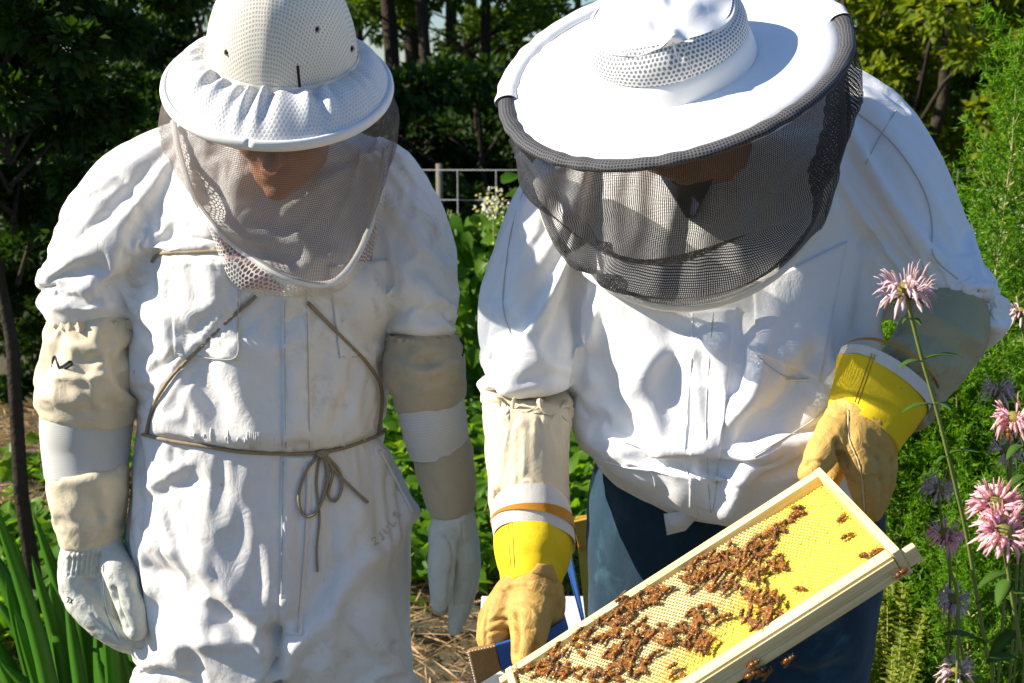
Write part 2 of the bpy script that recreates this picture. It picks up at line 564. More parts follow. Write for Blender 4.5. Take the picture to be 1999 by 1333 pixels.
# gauntlet sleeves of the four gloves: (cx, cy, width, Y, depth)
G_L1 = [(188, 600, 140, 2.07, .13), (187, 616, 158, 2.07, .15), (184, 640, 172, 2.07, .16), (184, 680, 178, 2.07, .165), (180, 735, 188, 2.06, .17), (174, 780, 190, 2.06, .165), (171, 815, 182, 2.06, .155)]
G_L2 = [(171, 800, 176, 2.06, .147), (169, 830, 175, 2.06, .145), (168, 870, 168, 2.06, .14), (169, 930, 156, 2.05, .13)]
G_L3 = [(169, 908, 158, 2.05, .14), (171, 925, 155, 2.05, .138), (173, 980, 142, 2.05, .128), (178, 1040, 126, 2.05, .115), (181, 1057, 122, 2.05, .11)]
G_R1 = [(822, 640, 108, 2.09, .12), (824, 652, 130, 2.09, .13), (826, 680, 146, 2.09, .14), (832, 730, 146, 2.08, .14), (838, 775, 142, 2.08, .135), (842, 795, 138, 2.08, .13)]
G_R2 = [(840, 782, 134, 2.08, .128), (848, 830, 130, 2.07, .122), (858, 880, 120, 2.07, .114)]
G_R3 = [(857, 862, 122, 2.07, .12), (862, 880, 120, 2.07, .118), (874, 940, 108, 2.06, .108), (883, 1000, 88, 2.06, .09)]
G_RP1 = [(1030, 758, 168, 1.86, .15), (1028, 775, 180, 1.86, .16), (1028, 830, 174, 1.84, .158), (1028, 890, 168, 1.81, .152), (1030, 940, 164, 1.79, .148), (1034, 1000, 154, 1.76, .136)]
G_RPE = [(1868, 612, 120, 1.80, .12), (1850, 640, 158, 1.78, .14), (1816, 690, 172, 1.745, .15), (1778, 742, 165, 1.71, .145), (1748, 782, 155, 1.68, .14)]
gt = [remeshed('g', [loft(tube_secs(s))], .0075, 3) for s in (G_L1, G_L3, G_R1, G_R3, G_RP1, G_RPE)]
def pin_rpe(P):
    x, y, d = topx_np(P)
    s = (x - 1745) * .66 - (y - 785) * .75
    return ((s < 14) | (s > 185)) * 1.0
jobs = [dict(me=coverall_me, pin=pin_lp, grow=.07, bend=1.6, grav=.45), dict(me=jacket_me, pin=pin_rp, grow=.07, bend=3.5, grav=.55, gap=.03),
        dict(me=gt[0], pin=pin_ends(606, 808), grow=.10, bend=3.0, gap=.015), dict(me=gt[1], pin=pin_ends(914, 1050), grow=.03, bend=4.0, gap=.012),
        dict(me=gt[2], pin=pin_ends(650, 780), grow=.07, bend=3.0, gap=.012), dict(me=gt[3], pin=pin_ends(868, 995), grow=.02, bend=4.0, gap=.01),
        dict(me=gt[4], pin=pin_ends(770, 985), grow=.04, bend=5.0, gap=.012), dict(me=gt[5], pin=pin_rpe, grow=.07, bend=4.0, gap=.015)]
dr = drape(jobs, 22)
coverall_me, jacket_me = dr[0], dr[1]
def creases(me, amp, f, seed):
    """sharp little ridges of worn cotton between the big folds"""
    P = co_np(me); Nn = no_np(me); out = np.zeros(len(P))
    nz = noise.noise
    for i, p in enumerate(P):
        v = Vector(((p[0] * .84 + p[2] * .54) * f + seed, p[1] * f * .8, (p[2] * .84 - p[0] * .54) * f * .38))
        wv = Vector((nz(v * .6), nz(v * .6 + Vector((7, 3, 1))), nz(v * .6 + Vector((2, 9, 5)))))
        q = v + wv * 1.6
        out[i] = (1 - abs(nz(q)) * 2.6) * .6 + (1 - abs(nz(q * 2.3)) * 2.6) * .25
    set_co(me, P + Nn * (out * amp)[:, None])
creases(coverall_me, .0034, 9.5, 0)
creases(jacket_me, .0018, 7.0, 5)
for k_ in range(2, 8): creases(dr[k_], .003, 15, k_)
# ------------------------------------------------------------------ the two beekeepers: roots and garments
def ground_point(px, Y):
    p = at(px, 900, Y); return Vector((p.x, p.y, 0))
person_l = tag(empty('person', ground_point(528, 2.12)), 'person in white coverall with cord tied round waist and pale veil, arms hanging down', 'person')
person_r = tag(empty('person', ground_point(1420, 1.98)), 'person in white jacket, wide hat with black veil and yellow gloves, holding the comb', 'person')

def part(name, me, mat, parent, sub=0, label=None):
    o = new_obj(name, me, mat, parent)
    if sub:
        m = o.modifiers.new('subdivision', 'SUBSURF'); m.levels = sub; m.render_levels = sub
    if label: o['label'] = label
    return o

def bvh_of(me):
    P = co_np(me)
    return BVHTree.FromPolygons([Vector(p) for p in P], [tuple(f.vertices) for f in me.polygons])

sculpt(coverall_me, [
    ([(206, 312), (250, 370), (285, 440), (292, 520)], 7, -.006),            # armhole seam, sleeve on the left
    ([(800, 350), (795, 420), (775, 470), (765, 560)], 7, -.005),
    ([(330, 330), (345, 400), (330, 470)], 16, -.007), ([(365, 330), (390, 420), (430, 480)], 14, .008),
    ([(302, 495), (295, 560), (300, 640)], 12, -.010),
    ([(550, 600), (565, 700), (575, 860)], 9, .003),
    ([(548, 900), (545, 1080), (540, 1260)], 8, -.006), ([(570, 900), (580, 1040), (560, 1180)], 20, .006),
    ([(285, 955), (330, 925), (375, 900)], 9, .008), ([(290, 975), (390, 940), (480, 990)], 16, -.006),
    ([(792, 1000), (768, 930), (740, 880)], 16, .016), ([(792, 1000), (775, 1040), (735, 1090)], 18, .014),
    ([(300, 1060), (400, 1110), (500, 1230)], 16, .014), ([(280, 1110), (380, 1150), (490, 1260)], 14, -.013),
    ([(530, 1250), (480, 1215), (400, 1185)], 12, -.016), ([(535, 1262), (440, 1250), (350, 1262)], 18, .012), ([(540, 1240), (538, 1300), (536, 1360)], 12, -.045), ([(545, 1240), (600, 1190), (660, 1100)], 16, -.012), ([(575, 1260), (640, 1200), (720, 1080)], 20, .012), ([(300, 1180), (360, 1230), (380, 1340)], 16, -.010),
    ([(430, 800), (370, 740), (400, 690)], 16, -.006), ([(620, 690), (680, 760), (700, 840)], 14, .006),
    ([(700, 1000), (660, 1120), (640, 1300)], 18, .007), ([(760, 560), (730, 500), (700, 520)], 10, -.008),
])
sculpt(jacket_me, [
    ([(1030, 330), (1000, 440), (985, 560), (995, 640)], 6, -.004),
    ([(1128, 560), (1135, 640), (1130, 750)], 12, -.010),
    ([(1640, 200), (1720, 270), (1790, 360), (1815, 440), (1830, 520)], 6, -.005),
    ([(1815, 440), (1830, 500), (1880, 540)], 5, -.003),
    ([(1700, 470), (1690, 560), (1680, 640)], 14, -.014), ([(1660, 440), (1690, 480), (1720, 470)], 12, -.010),
    ([(1230, 760), (1290, 690), (1390, 680)], 26, .012),
    ([(1600, 690), (1520, 790), (1420, 880), (1400, 960)], 24, -.018), ([(1680, 700), (1600, 800), (1470, 900), (1420, 990)], 26, .016),
    ([(1440, 620), (1460, 700), (1440, 760)], 16, -.010), ([(1480, 700), (1460, 780), (1420, 830)], 20, .010),
    ([(1150, 700), (1190, 760), (1220, 830), (1290, 960)], 26, -.010), ([(1110, 740), (1070, 730), (1020, 745)], 10, -.007),
    ([(960, 600), (1010, 640), (1080, 720)], 14, .008), ([(1000, 620), (1060, 680), (1110, 700)], 10, -.007),
    ([(1940, 560), (1880, 570), (1800, 590)], 12, .012), ([(1950, 600), (1890, 600), (1830, 600)], 10, -.008),
])
coverall = part('coverall', coverall_me, M_suit, person_l, 1)
jacket = part('jacket', jacket_me, M_jacket, person_r, 1)
BV_L = bvh_of(coverall_me)
BV_R = bvh_of(jacket_me)

def hit(bv, px, py):
    h, n, i, dd = bv.ray_cast(EYE, ray(px, py).normalized())
    if h is None: return None, None
    if n.dot(ray(px, py)) > 0: n = -n
    return h, n

def on(bv, px, py, off, fallY=2.0):
    for k in range(0, 40):
        for dx, dy in ((0, 0), (0, k * 4), (k * 4, 0), (-k * 4, 0)):
            h, n = hit(bv, px + dx, py + dy)
            if h is not None:
                r = ray(px, py).normalized()
                return (EYE + r * ((h - EYE).length - off)), n
    return at(px, py, fallY), -FWD

def tube_along(pts, r, n=8, flat=None, norms=None):
    """round or flattened cord through world points"""
    rings = []
    for i, p in enumerate(pts):
        t = (pts[min(i + 1, len(pts) - 1)] - pts[max(i - 1, 0)]).normalized()
        nn = norms[i] if norms else Vector((0, -1, .3))
        s = t.cross(nn)
        s = s.normalized() if s.length > 1e-6 else Vector((1, 0, 0))
        u = s.cross(t).normalized()
        rr = r[i] if isinstance(r, (list, tuple)) else r
        a, b = (rr, rr) if flat is None else (rr, rr * flat)
        rings.append([p + s * (a * math.cos(2 * math.pi * k / n)) + u * (b * math.sin(2 * math.pi * k / n)) for k in range(n)])
    return loft(rings)

def cord_on(name, bv, pts, rad, off, mat, parent, per=6, flat=None, label=None, wob=0):
    dp = dense(pts, per)
    W = []; NN = []
    for i, q in enumerate(dp):
        w, n = on(bv, q[0], q[1], off)
        W.append(w); NN.append(n)
    if len(W) > 4:     # settle the line
        for _ in range(2):
            W = [W[0]] + [(W[i - 1] + W[i] * 2 + W[i + 1]) / 4 for i in range(1, len(W) - 1)] + [W[-1]]
    v, f = tube_along(W, rad, 8, flat, NN)
    return part(name, mesh_from(name, v, f), mat, parent, 0, label)

def patch_on(name, bv, c, off, mat, parent, nu=22, nv=22, bulge=0.0, label=None):
    """a sewn-on piece of cloth: c = four photo corners (tl, tr, br, bl) laid on the garment under it"""
    G = []
    for j in range(nv + 1):
        row = []
        for i in range(nu + 1):
            u, v = i / nu, j / nv
            px = (c[0][0] * (1 - u) + c[1][0] * u) * (1 - v) + (c[3][0] * (1 - u) + c[2][0] * u) * v
            py = (c[0][1] * (1 - u) + c[1][1] * u) * (1 - v) + (c[3][1] * (1 - u) + c[2][1] * u) * v
            w, n = on(bv, px, py, off + bulge * math.sin(math.pi * u) * (1 - v) ** .5)
            row.append(w)
        G.append(row)
    V = [tuple(p) for r in G for p in r]
    F = []
    for j in range(nv):
        for i in range(nu):
            a = j * (nu + 1) + i
            F.append((a, a + nu + 1, a + nu + 2, a + 1))
    ring = [(0, i) for i in range(nu + 1)] + [(j, nu) for j in range(1, nv + 1)] + [(nv, i) for i in range(nu - 1, -1, -1)] + [(j, 0) for j in range(nv - 1, 0, -1)]
    k = len(V)
    cen = sum((Vector(v) for v in V), Vector()) / len(V)
    for (j, i) in ring:
        p = G[j][i]; r = (p - EYE).normalized()
        V.append(tuple(p + r * (off + .004) + (p - cen).normalized() * .0005))
    m = len(ring)
    for q in range(m):
        a = ring[q][0] * (nu + 1) + ring[q][1]; b = ring[(q + 1) % m][0] * (nu + 1) + ring[(q + 1) % m][1]
        F.append((a, b, k + (q + 1) % m, k + q))
    return part(name, mesh_from(name, V, F), mat, parent, 0, label)

# ---- bodies (skin), continuous from head to hands and feet
def chain(pts, n=12):
    """rounded limb through (px, py, Y, radius)"""
    W = [(at(p[0], p[1], p[2]), p[3]) for p in pts]
    return chain_w(W, n)

def chain_w(W, n=12, per=4):
    rows = dense([(w.x, w.y, w.z, r) for w, r in W], per)
    C = [Vector(r[:3]) for r in rows]; R = [r[3] for r in rows]
    rings = []
    def ringat(c, t, r):
        a = t.cross(Vector((0.13, 1, 0.2))).normalized(); b = t.cross(a).normalized()
        return [c + a * (r * math.cos(2 * math.pi * k / n)) + b * (r * math.sin(2 * math.pi * k / n)) for k in range(n)]
    t0 = (C[1] - C[0]).normalized(); t1 = (C[-1] - C[-2]).normalized()
    for s in (.98, .8, .5): rings.append(ringat(C[0] - t0 * R[0] * s, t0, R[0] * math.sqrt(1 - s * s)))
    for i in range(len(C)):
        t = (C[min(i + 1, len(C) - 1)] - C[max(i - 1, 0)]).normalized()
        rings.append(ringat(C[i], t, R[i]))
    for s in (.5, .8, .98): rings.append(ringat(C[-1] + t1 * R[-1] * s, t1, R[-1] * math.sqrt(1 - s * s)))
    return loft(rings)

def ellipsoid(c, ax, rad, n=20, m=12):
    rings = []
    for i in range(m + 1):
        th = math.pi * (i + .02) / (m + .04)
        z = -math.cos(th); r = math.sin(th)
        rings.append([c + ax[0] * (rad[0] * r * math.cos(2 * math.pi * k / n)) + ax[1] * (rad[1] * r * math.sin(2 * math.pi * k / n)) + ax[2] * (rad[2] * z) for k in range(n)])
    return loft(rings)

class Frame3:
    """hat and head frame: x to the side, f forwards (face), u up along the crown"""
    def __init__(s, px, py, d, n_cam, yaw=0.0):
        s.o = atd(px, py, d)
        u = RT * n_cam[0] + UPV * n_cam[1] - FWD * n_cam[2]
        s.u = u.normalized()
        f = -FWD - s.u * (-FWD).dot(s.u)
        f.normalize()
        x = f.cross(s.u) * -1
        if x.dot(RT) < 0: x = -x
        q = Matrix.Rotation(yaw, 3, s.u)
        s.f = q @ f; s.x = q @ x
    def p(s, x, f, u):
        return s.o + s.x * x + s.f * f + s.u * u
HL = Frame3(545, 162, 1.90, (.092, .795, .60))
HR = Frame3(1310, 125, 1.62, (-.25, .742, .62))

def head_parts(H, hx, sc=1.0):
    p = lambda x, f, u: H.p(x * sc + hx, f * sc, u * sc)
    ax = (H.x, H.f, H.u)
    e = lambda c, r: ellipsoid(p(*c), ax, tuple(q * sc for q in r))
    L = [e((0, -.012, -.005), (.077, .098, .105)), e((0, .02, -.075), (.064, .074, .072)), e((0, .052, -.118), (.044, .040, .034)),
         e((0, .082, -.136), (.020, .016, .015)), e((.036, .055, -.072), (.028, .03, .028)), e((-.036, .055, -.072), (.028, .03, .028)),
         e((.028, .078, -.022), (.026, .012, .010)), e((-.028, .078, -.022), (.026, .012, .010))]
    L.append(chain_w([(p(0, .084, -.03), .009 * sc), (p(0, .100, -.055), .011 * sc), (p(0, .113, -.072), .0145 * sc)]))
    for s in (1, -1):
        L.append(e((s * .013, .098, -.074), (.009, .010, .008)))
        L.append(e((s * .079, -.008, -.05), (.010, .020, .032)))
    L.append(e((0, .090, -.099), (.025, .010, .0055)))
    L.append(e((0, .088, -.110), (.022, .010, .0065)))
    return L, p

def shrink_secs(secs, w, dpt):
    return [(s[0], s[1], s[2] * w, s[3], s[4] * dpt) for s in secs]

GLW = 1.12
GL_L = [  # glove chains (px, py, Y, radius)
    [(150, 1062, 2.04, .026), (146, 1110, 2.03, .028), (152, 1160, 2.02, .028), (182, 1203, 2.00, .022), (232, 1238, 2.0, .019), (280, 1250, 2.01, .016)],
    [(165, 1062, 2.06, .026), (152, 1120, 2.05, .028), (160, 1175, 2.04, .027), (198, 1222, 2.03, .021), (248, 1252, 2.03, .018), (286, 1260, 2.04, .014)],
    [(180, 1062, 2.08, .024), (160, 1125, 2.08, .026), (168, 1185, 2.07, .024), (205, 1230, 2.06, .020), (252, 1258, 2.06, .016), (280, 1262, 2.07, .013)],
    [(190, 1062, 2.09, .022), (172, 1130, 2.10, .023), (180, 1185, 2.10, .021), (212, 1222, 2.09, .018), (250, 1245, 2.09, .014)],
    [(190, 1062, 2.06, .028), (190, 1120, 2.05, .031), (188, 1170, 2.04, .028)],
    [(205, 1070, 2.05, .026), (212, 1120, 2.04, .028), (218, 1170, 2.035, .025), (236, 1215, 2.03, .021), (262, 1240, 2.03, .017)],
    [(203, 1066, 2.04, .026), (232, 1115, 2.01, .0265), (252, 1172, 1.99, .0245), (267, 1225, 1.98, .0215)]]
GL_R = [
    [(880, 1002, 2.05, .026), (868, 1040, 2.03, .027), (862, 1090, 2.01, .024), (861, 1140, 2.0, .021), (858, 1178, 2.0, .016)],
    [(890, 1002, 2.06, .026), (898, 1070, 2.05, .028), (902, 1130, 2.05, .022), (894, 1190, 2.05, .017), (887, 1228, 2.05, .012)],
    [(896, 1002, 2.08, .026), (908, 1070, 2.075, .027), (913, 1130, 2.075, .021), (906, 1180, 2.08, .016), (897, 1212, 2.08, .012)],
    [(896, 1002, 2.10, .024), (906, 1070, 2.10, .025), (906, 1130, 2.11, .019), (890, 1180, 2.12, .014)],
    [(888, 1002, 2.11, .022), (890, 1070, 2.12, .022), (880, 1130, 2.12, .017), (862, 1188, 2.12, .013)]]
GR_L = [
    [(1040, 1160, 1.64, .034), (1036, 1200, 1.60, .031), (1031, 1242, 1.56, .0245), (1026, 1282, 1.54, .0195)],
    [(1020, 1150, 1.66, .032), (985, 1190, 1.63, .028), (966, 1228, 1.61, .022), (962, 1262, 1.60, .018), (985, 1290, 1.60, .015)],
    [(1015, 1150, 1.68, .030), (975, 1195, 1.66, .026), (958, 1235, 1.65, .020), (965, 1275, 1.64, .016), (1000, 1300, 1.63, .014)],
    [(1030, 1150, 1.70, .030), (1000, 1200, 1.69, .026), (985, 1250, 1.68, .019), (1000, 1290, 1.67, .015)],
    [(1055, 1155, 1.67, .033), (1064, 1190, 1.65, .029), (1060, 1225, 1.64, .023), (1078, 1245, 1.635, .018)],
    [(1035, 1160, 1.69, .036), (1030, 1205, 1.67, .032)]]
GR_R = [
    [(1652, 815, 1.665, .028), (1622, 858, 1.64, .025), (1598, 895, 1.62, .021), (1583, 922, 1.61, .018)],
    [(1668, 825, 1.66, .029), (1672, 885, 1.635, .026), (1684, 940, 1.63, .021), (1694, 988, 1.63, .016)],
    [(1690, 840, 1.665, .029), (1700, 900, 1.65, .025), (1706, 952, 1.65, .020), (1702, 996, 1.65, .015)],
    [(1706, 856, 1.68, .028), (1716, 918, 1.675, .023), (1714, 968, 1.68, .018), (1704, 1000, 1.685, .014)],
    [(1716, 868, 1.70, .025), (1723, 928, 1.705, .020), (1714, 972, 1.71, .015)],
    [(1650, 850, 1.69, .025), (1634, 900, 1.69, .018), (1620, 932, 1.675, .015)]]

def body(H, hx, D, gloves, fore, legs, parent, spine):
    L, p = head_parts(H, hx, 1.0 if parent is person_l else .88)
    for k in D:
        L.append(loft(tube_secs(shrink_secs(D[k], .60 if 'arm' in k else .80, .58 if 'arm' in k else .72))))
    L.append(chain_w([(p(0, -.02, -.06), .055), (p(0, -.045, -.13), .056), (at(*spine[0]), .06), (at(*spine[1]), .09)]))
    for f in fore: L.append(loft(tube_secs(shrink_secs(f, .55, .55))))
    for g in gloves:
        for c in g: L.append(chain([(q[0], q[1], q[2], q[3] * .58) for q in c]))
    me = remeshed('body', L, .0048, 3)
    b = part('body', me, M_skin, parent)
    for s in (1, -1):
        part('eye', mesh_from('eye', *ellipsoid(p(s * .028, .070, -.036), (H.x, H.f, H.u), (.012, .012, .012))), M_eye, b)
    hv, hf = [], []
    # short hair: a close cap of strands at the back and sides
    rr = random.Random(5)
    parts = []
    for i in range(420):
        a = rr.uniform(math.pi * .12, math.pi * .88) + math.pi      # behind the ears
        u = rr.uniform(-.09, .05)
        rad = math.sqrt(max(.05, 1 - ((u + .005) / .108) ** 2))
        c = Vector((.080 * rad * math.cos(a), -.012 + .100 * rad * math.sin(a), u))
        q0 = p(c.x, c.y, c.z); q1 = p(c.x * 1.03, c.y * 1.03, c.z - .022)
        w = H.x * (.0035 * math.sin(a)) + H.f * (.0035 * math.cos(a))
        parts.append(([tuple(q0 - w), tuple(q0 + w), tuple(q1)], [(0, 1, 2)]))
    v, f = join_VF(parts)
    part('hair', mesh_from('hair', v, f), M_hair, parent)
    return b

body(HL, .012, LP, [GL_L, GL_R], [G_L1 + G_L3[2:], G_R1 + G_R3[2:]], True, person_l, [(560, 300, 2.10), (556, 380, 2.13)])
RP['legl'] = [(1300, 900, 270, 1.97, .26), (1290, 1100, 285, 1.99, .27), (1290, 1333, 265, 2.0, .25), (1295, 1600, 235, 2.02, .23), (1300, 1900, 220, 2.05, .2), (1300, 2180, 200, 2.08, .2)]
RP['legr'] = [(1560, 900, 290, 1.97, .26), (1570, 1100, 285, 1.99, .27), (1565, 1333, 260, 2.0, .25), (1560, 1600, 235, 2.02, .23), (1560, 1900, 220, 2.05, .2), (1560, 2180, 200, 2.08, .2)]
body(HR, -.022, RP, [GR_L, GR_R], [G_RP1 + [(1036, 1080, 150, 1.70, .11), (1036, 1150, 110, 1.66, .09)], G_RPE + [(1700, 820, 140, 1.67, .10)]], True, person_r, [(1400, 300, 1.85), (1400, 380, 1.93)])

# jeans
jm = remeshed('jeans', [loft(tube_secs([(1425, 860, 520, 1.97, .26), (1428, 930, 560, 1.97, .29), (1430, 1060, 575, 1.99, .29), (1430, 1150, 560, 2.0, .26)])),
                        loft(tube_secs(RP['legl'])), loft(tube_secs(RP['legr']))], .010, 5)
P_ = co_np(jm); N_ = no_np(jm)
dz = np.array([noise.noise(Vector((p[0] * 9, p[1] * 9, p[2] * 5 + math.sin(p[0] * 22)))) * .010 + noise.noise(Vector((p[0] * 30, p[1] * 30, p[2] * 17))) * .003 for p in P_])
set_co(jm, P_ + N_ * dz[:, None])
sculpt(jm, [([(1320, 1020), (1325, 1100), (1330, 1200)], 6, -.006), ([(1430, 1040), (1435, 1150), (1432, 1333)], 14, -.03), ([(1500, 1250), (1560, 1290), (1640, 1270)], 18, .008), ([(1520, 1290), (1580, 1320), (1640, 1300)], 14, -.008)])
jeans = part('jeans', jm, M_denim, person_r, 1)
BV_J = bvh_of(jm)
# shoes so that both stand on the ground
for par, xs, Y in ((person_l, (405, 705), 2.16), (person_r, (1300, 1560), 2.08)):
    for xx in xs:
        c = at(xx, 2050, Y); c.z = 0.0
        L = [chain_w([(c + Vector((0, .05, .05)), .048), (c + Vector((0, -.06, .048)), .048), (c + Vector((0, -.17, .040)), .040)]), chain_w([(c + Vector((0, .03, .06)), .046), (c + Vector((0, .03, .15)), .05)])]
        me = remeshed('boot', L, .008, 3)
        P_ = co_np(me); P_[:, 2] = np.maximum(P_[:, 2], 0.002); set_co(me, P_)
        part('boot', me, plain('boot_leather', (.06, .04, .025), .5) if 'boot_leather' not in MATS else MATS['boot_leather'], par)
# ------------------------------------------------------------------ sewn details of the coverall
cord_on('rope', BV_L, [(296, 512), (306, 497), (340, 493), (400, 491), (470, 486)], .0026, .005, M_cord, person_l, 6)
cord_on('rope', BV_L, [(500, 578), (430, 640), (380, 690), (335, 735), (300, 790), (284, 850)], .0029, .005, M_cord, person_l, 8)
cord_on('rope', BV_L, [(600, 590), (665, 655), (722, 715), (746, 765), (741, 845)], .0029, .005, M_cord, person_l, 8)
waist = cord_on('waist_rope', BV_L, [(278, 848), (330, 860), (380, 868), (470, 882), (560, 886), (620, 884), (680, 872), (742, 848), (752, 838)], .0030, .005, M_cord, person_l, 8)
bow = cord_on('bow', BV_L, [(628, 886), (600, 915), (583, 965), (590, 1003), (612, 1005), (632, 970), (640, 920), (632, 888), (650, 920), (640, 965), (655, 978), (668, 950), (660, 915), (632, 886)], .0026, .008, M_cord, person_l, 8)
cord_on('cord_end', BV_L, [(630, 886), (655, 920), (690, 955), (718, 980)], .0026, .008, M_cord, bow, 8)
cord_on('cord_end', BV_L, [(626, 888), (618, 940), (624, 1010), (618, 1070), (620, 1116)], .0020, .004, M_cord, bow, 8)
part('knot', mesh_from('knot', *ellipsoid(on(BV_L, 629, 886, .012)[0], (RT, FWD, UPV), (.010, .006, .007))), M_cord, bow)
cp1 = patch_on('chest_pocket', BV_L, [(330, 508), (470, 512), (466, 705), (340, 694)], .0035, M_suit, person_l, 24, 24, .006)
cp2 = patch_on('chest_pocket', BV_L, [(640, 520), (755, 505), (752, 704), (664, 700)], .0035, M_suit, person_l, 24, 24, .004)
for cpk, pts in ((cp1, [(345, 689), (400, 698), (461, 699), (464, 640), (466, 560)]), (cp2, [(668, 696), (748, 698)])):
    cord_on('stitching', BV_L, pts, .0008, .0050, M_thread, cpk)
patch_on('placket', BV_L, [(548, 560), (604, 560), (608, 880), (552, 880)], .003, M_suit, person_l, 10, 50)
patch_on('placket', BV_L, [(548, 892), (612, 892), (590, 1240), (545, 1240)], .003, M_suit, person_l, 10, 50)
for pts in ([(556, 565), (556, 700), (558, 875)], [(598, 565), (602, 700), (604, 875)], [(552, 900), (550, 1060), (549, 1235)], [(600, 900), (594, 1060), (580, 1235)]):
    cord_on('stitching', BV_L, pts, .0008, .0048, M_thread, person_l, 10)
cord_on('hip_pocket_edge', BV_L, [(806, 998), (770, 930), (742, 880)], .0030, .004, M_suit, person_l)
# waist gathers
rr = random.Random(3)
gp = []
for i in range(34):
    x = rr.uniform(365, 560) if i < 26 else rr.uniform(650, 740)
    y0 = 848 + (x - 365) * .10 if x < 600 else 868
    W = [on(BV_L, x + rr.uniform(-2, 2), y0 + t * (8 if i % 2 else 30), .0004)[0] for t in (-.6, -.2, .2, .6)]
    gp.append(tube_along(W, [.0004, .0015, .0015, .0004], 6, .7))
v, f = join_VF(gp)
part('waist_gathers', mesh_from('waist_gathers', v, f), M_suit, person_l)['kind'] = 'stuff'
# faded lettering rubbed onto the hip and pen marks on the sleeves
ink_faded = fabric('faded_print', (.70, .63, .54), vary=.2)
def glyph(ch, x, y, w, h, rot, bv, mat, parent, rad, off):
    S = {'2': [[(0, .2), (.5, 0), (1, .25), (.2, .9), (0, 1), (1, 1)]], 'J': [[(.3, 0), (1, 0)], [(.7, 0), (.7, .8), (.3, 1), (0, .8)]],
         'U': [[(0, 0), (0, .8), (.5, 1), (1, .8), (1, 0)]], 'L': [[(0, 0), (0, 1), (.9, 1)]], 'S': [[(1, .1), (.4, 0), (0, .25), (.9, .7), (.6, 1), (0, .9)]],
         '7': [[(0, 0), (1, 0), (.4, 1)]], 'X': [[(0, 0), (1, 1)], [(1, 0), (0, 1)]], 'N': [[(0, 1), (.15, 0), (.7, 1)], [(.7, 1), (1.1, .75), (1.7, .3), (1.9, .55), (1.3, 1)]],
         'Y': [[(0, 0), (.5, .5), (.5, 1)], [(1, 0), (.5, .5)]], 'C': [[(1, .1), (.4, 0), (0, .5), (.4, 1), (1, .9)]]}[ch]
    out = []
    for st in S:
        pts = []
        for (a, b) in st:
            X = a * w; Yy = b * h
            pts.append((x + X * math.cos(rot) - Yy * math.sin(rot), y + X * math.sin(rot) + Yy * math.cos(rot)))
        W = []; NN = []
        for q in dense(pts, 5):
            a, n = on(bv, q[0], q[1], off); W.append(a); NN.append(n)
        out.append(tube_along(W, rad, 6, .25, NN))
    return out
def writing(name, items, bv, mat, parent, rad, off):
    L = []
    for it in items: L += glyph(*it, bv, mat, parent, rad, off)
    v, f = join_VF(L)
    return part(name, mesh_from(name, v, f), mat, parent)
writing('faded_lettering', [('2', 724, 1052, 9, 14, -.6), ('J', 737, 1044, 8, 14, -.7), ('U', 748, 1033, 9, 13, -.8), ('L', 758, 1019, 9, 12, -.9), ('S', 767, 1005, 8, 12, -1.0)], BV_L, ink_faded, person_l, .0017, .0010)

# ------------------------------------------------------------------ jacket details
cord_on('placket_seam', BV_R, [(1352, 610), (1350, 700), (1340, 820), (1338, 900), (1355, 980), (1362, 1005)], .0011, .0015, M_threadw, person_r, 8)
cord_on('placket_seam', BV_R, [(1392, 610), (1385, 700), (1378, 820), (1382, 930), (1388, 1000)], .0011, .0015, M_thread, person_r, 8)
patch_on('placket', BV_R, [(1350, 608), (1440, 600), (1392, 1000), (1345, 990)], .0022, M_jacket, person_r, 14, 60)
jp = patch_on('chest_pocket', BV_R, [(1470, 560), (1655, 470), (1600, 745), (1478, 690)], .003, M_jacket, person_r, 26, 26, .004)
cord_on('stitching', BV_R, [(1474, 690), (1530, 735), (1578, 738)], .0009, .0045, M_thread, jp)
cord_on('stitching', BV_R, [(1536, 742), (1556, 742), (1576, 742)], .0014, .0045, M_threadw, jp)
cord_on('hip_pocket_edge', BV_R, [(1158, 893), (1220, 912), (1270, 920), (1280, 950)], .0018, .002, M_jacket, person_r)
cord_on('side_seam', BV_R, [(1470, 890), (1540, 850), (1600, 810), (1640, 760)], .0009, .001, M_thread, person_r)
cord_on('shoulder_seam', BV_R, [(1640, 200), (1700, 240), (1760, 300), (1805, 375), (1820, 440), (1822, 500), (1870, 545)], .0009, .001, M_thread, person_r, 8)
cord_on('shoulder_seam', BV_R, [(1750, 215), (1720, 262), (1690, 320)], .0009, .001, M_thread, person_r)
cord_on('sleeve_seam', BV_R, [(1035, 335), (1000, 440), (985, 540), (982, 600), (996, 650)], .0009, .001, M_thread, person_r, 8)
# torn zip tape hanging under the hem
zt = [at(x, y, 1.80) for x, y in ((1296, 1004), (1380, 990), (1338, 1036), (1302, 1045))]
zv = [tuple(p) for p in zt] + [tuple(p + Vector((0, .003, 0))) for p in zt]
part('zip_tape', mesh_from('zip_tape', zv, [(0, 1, 2, 3), (7, 6, 5, 4), (0, 4, 5, 1), (1, 5, 6, 2), (2, 6, 7, 3), (3, 7, 4, 0)]), M_band, person_r)

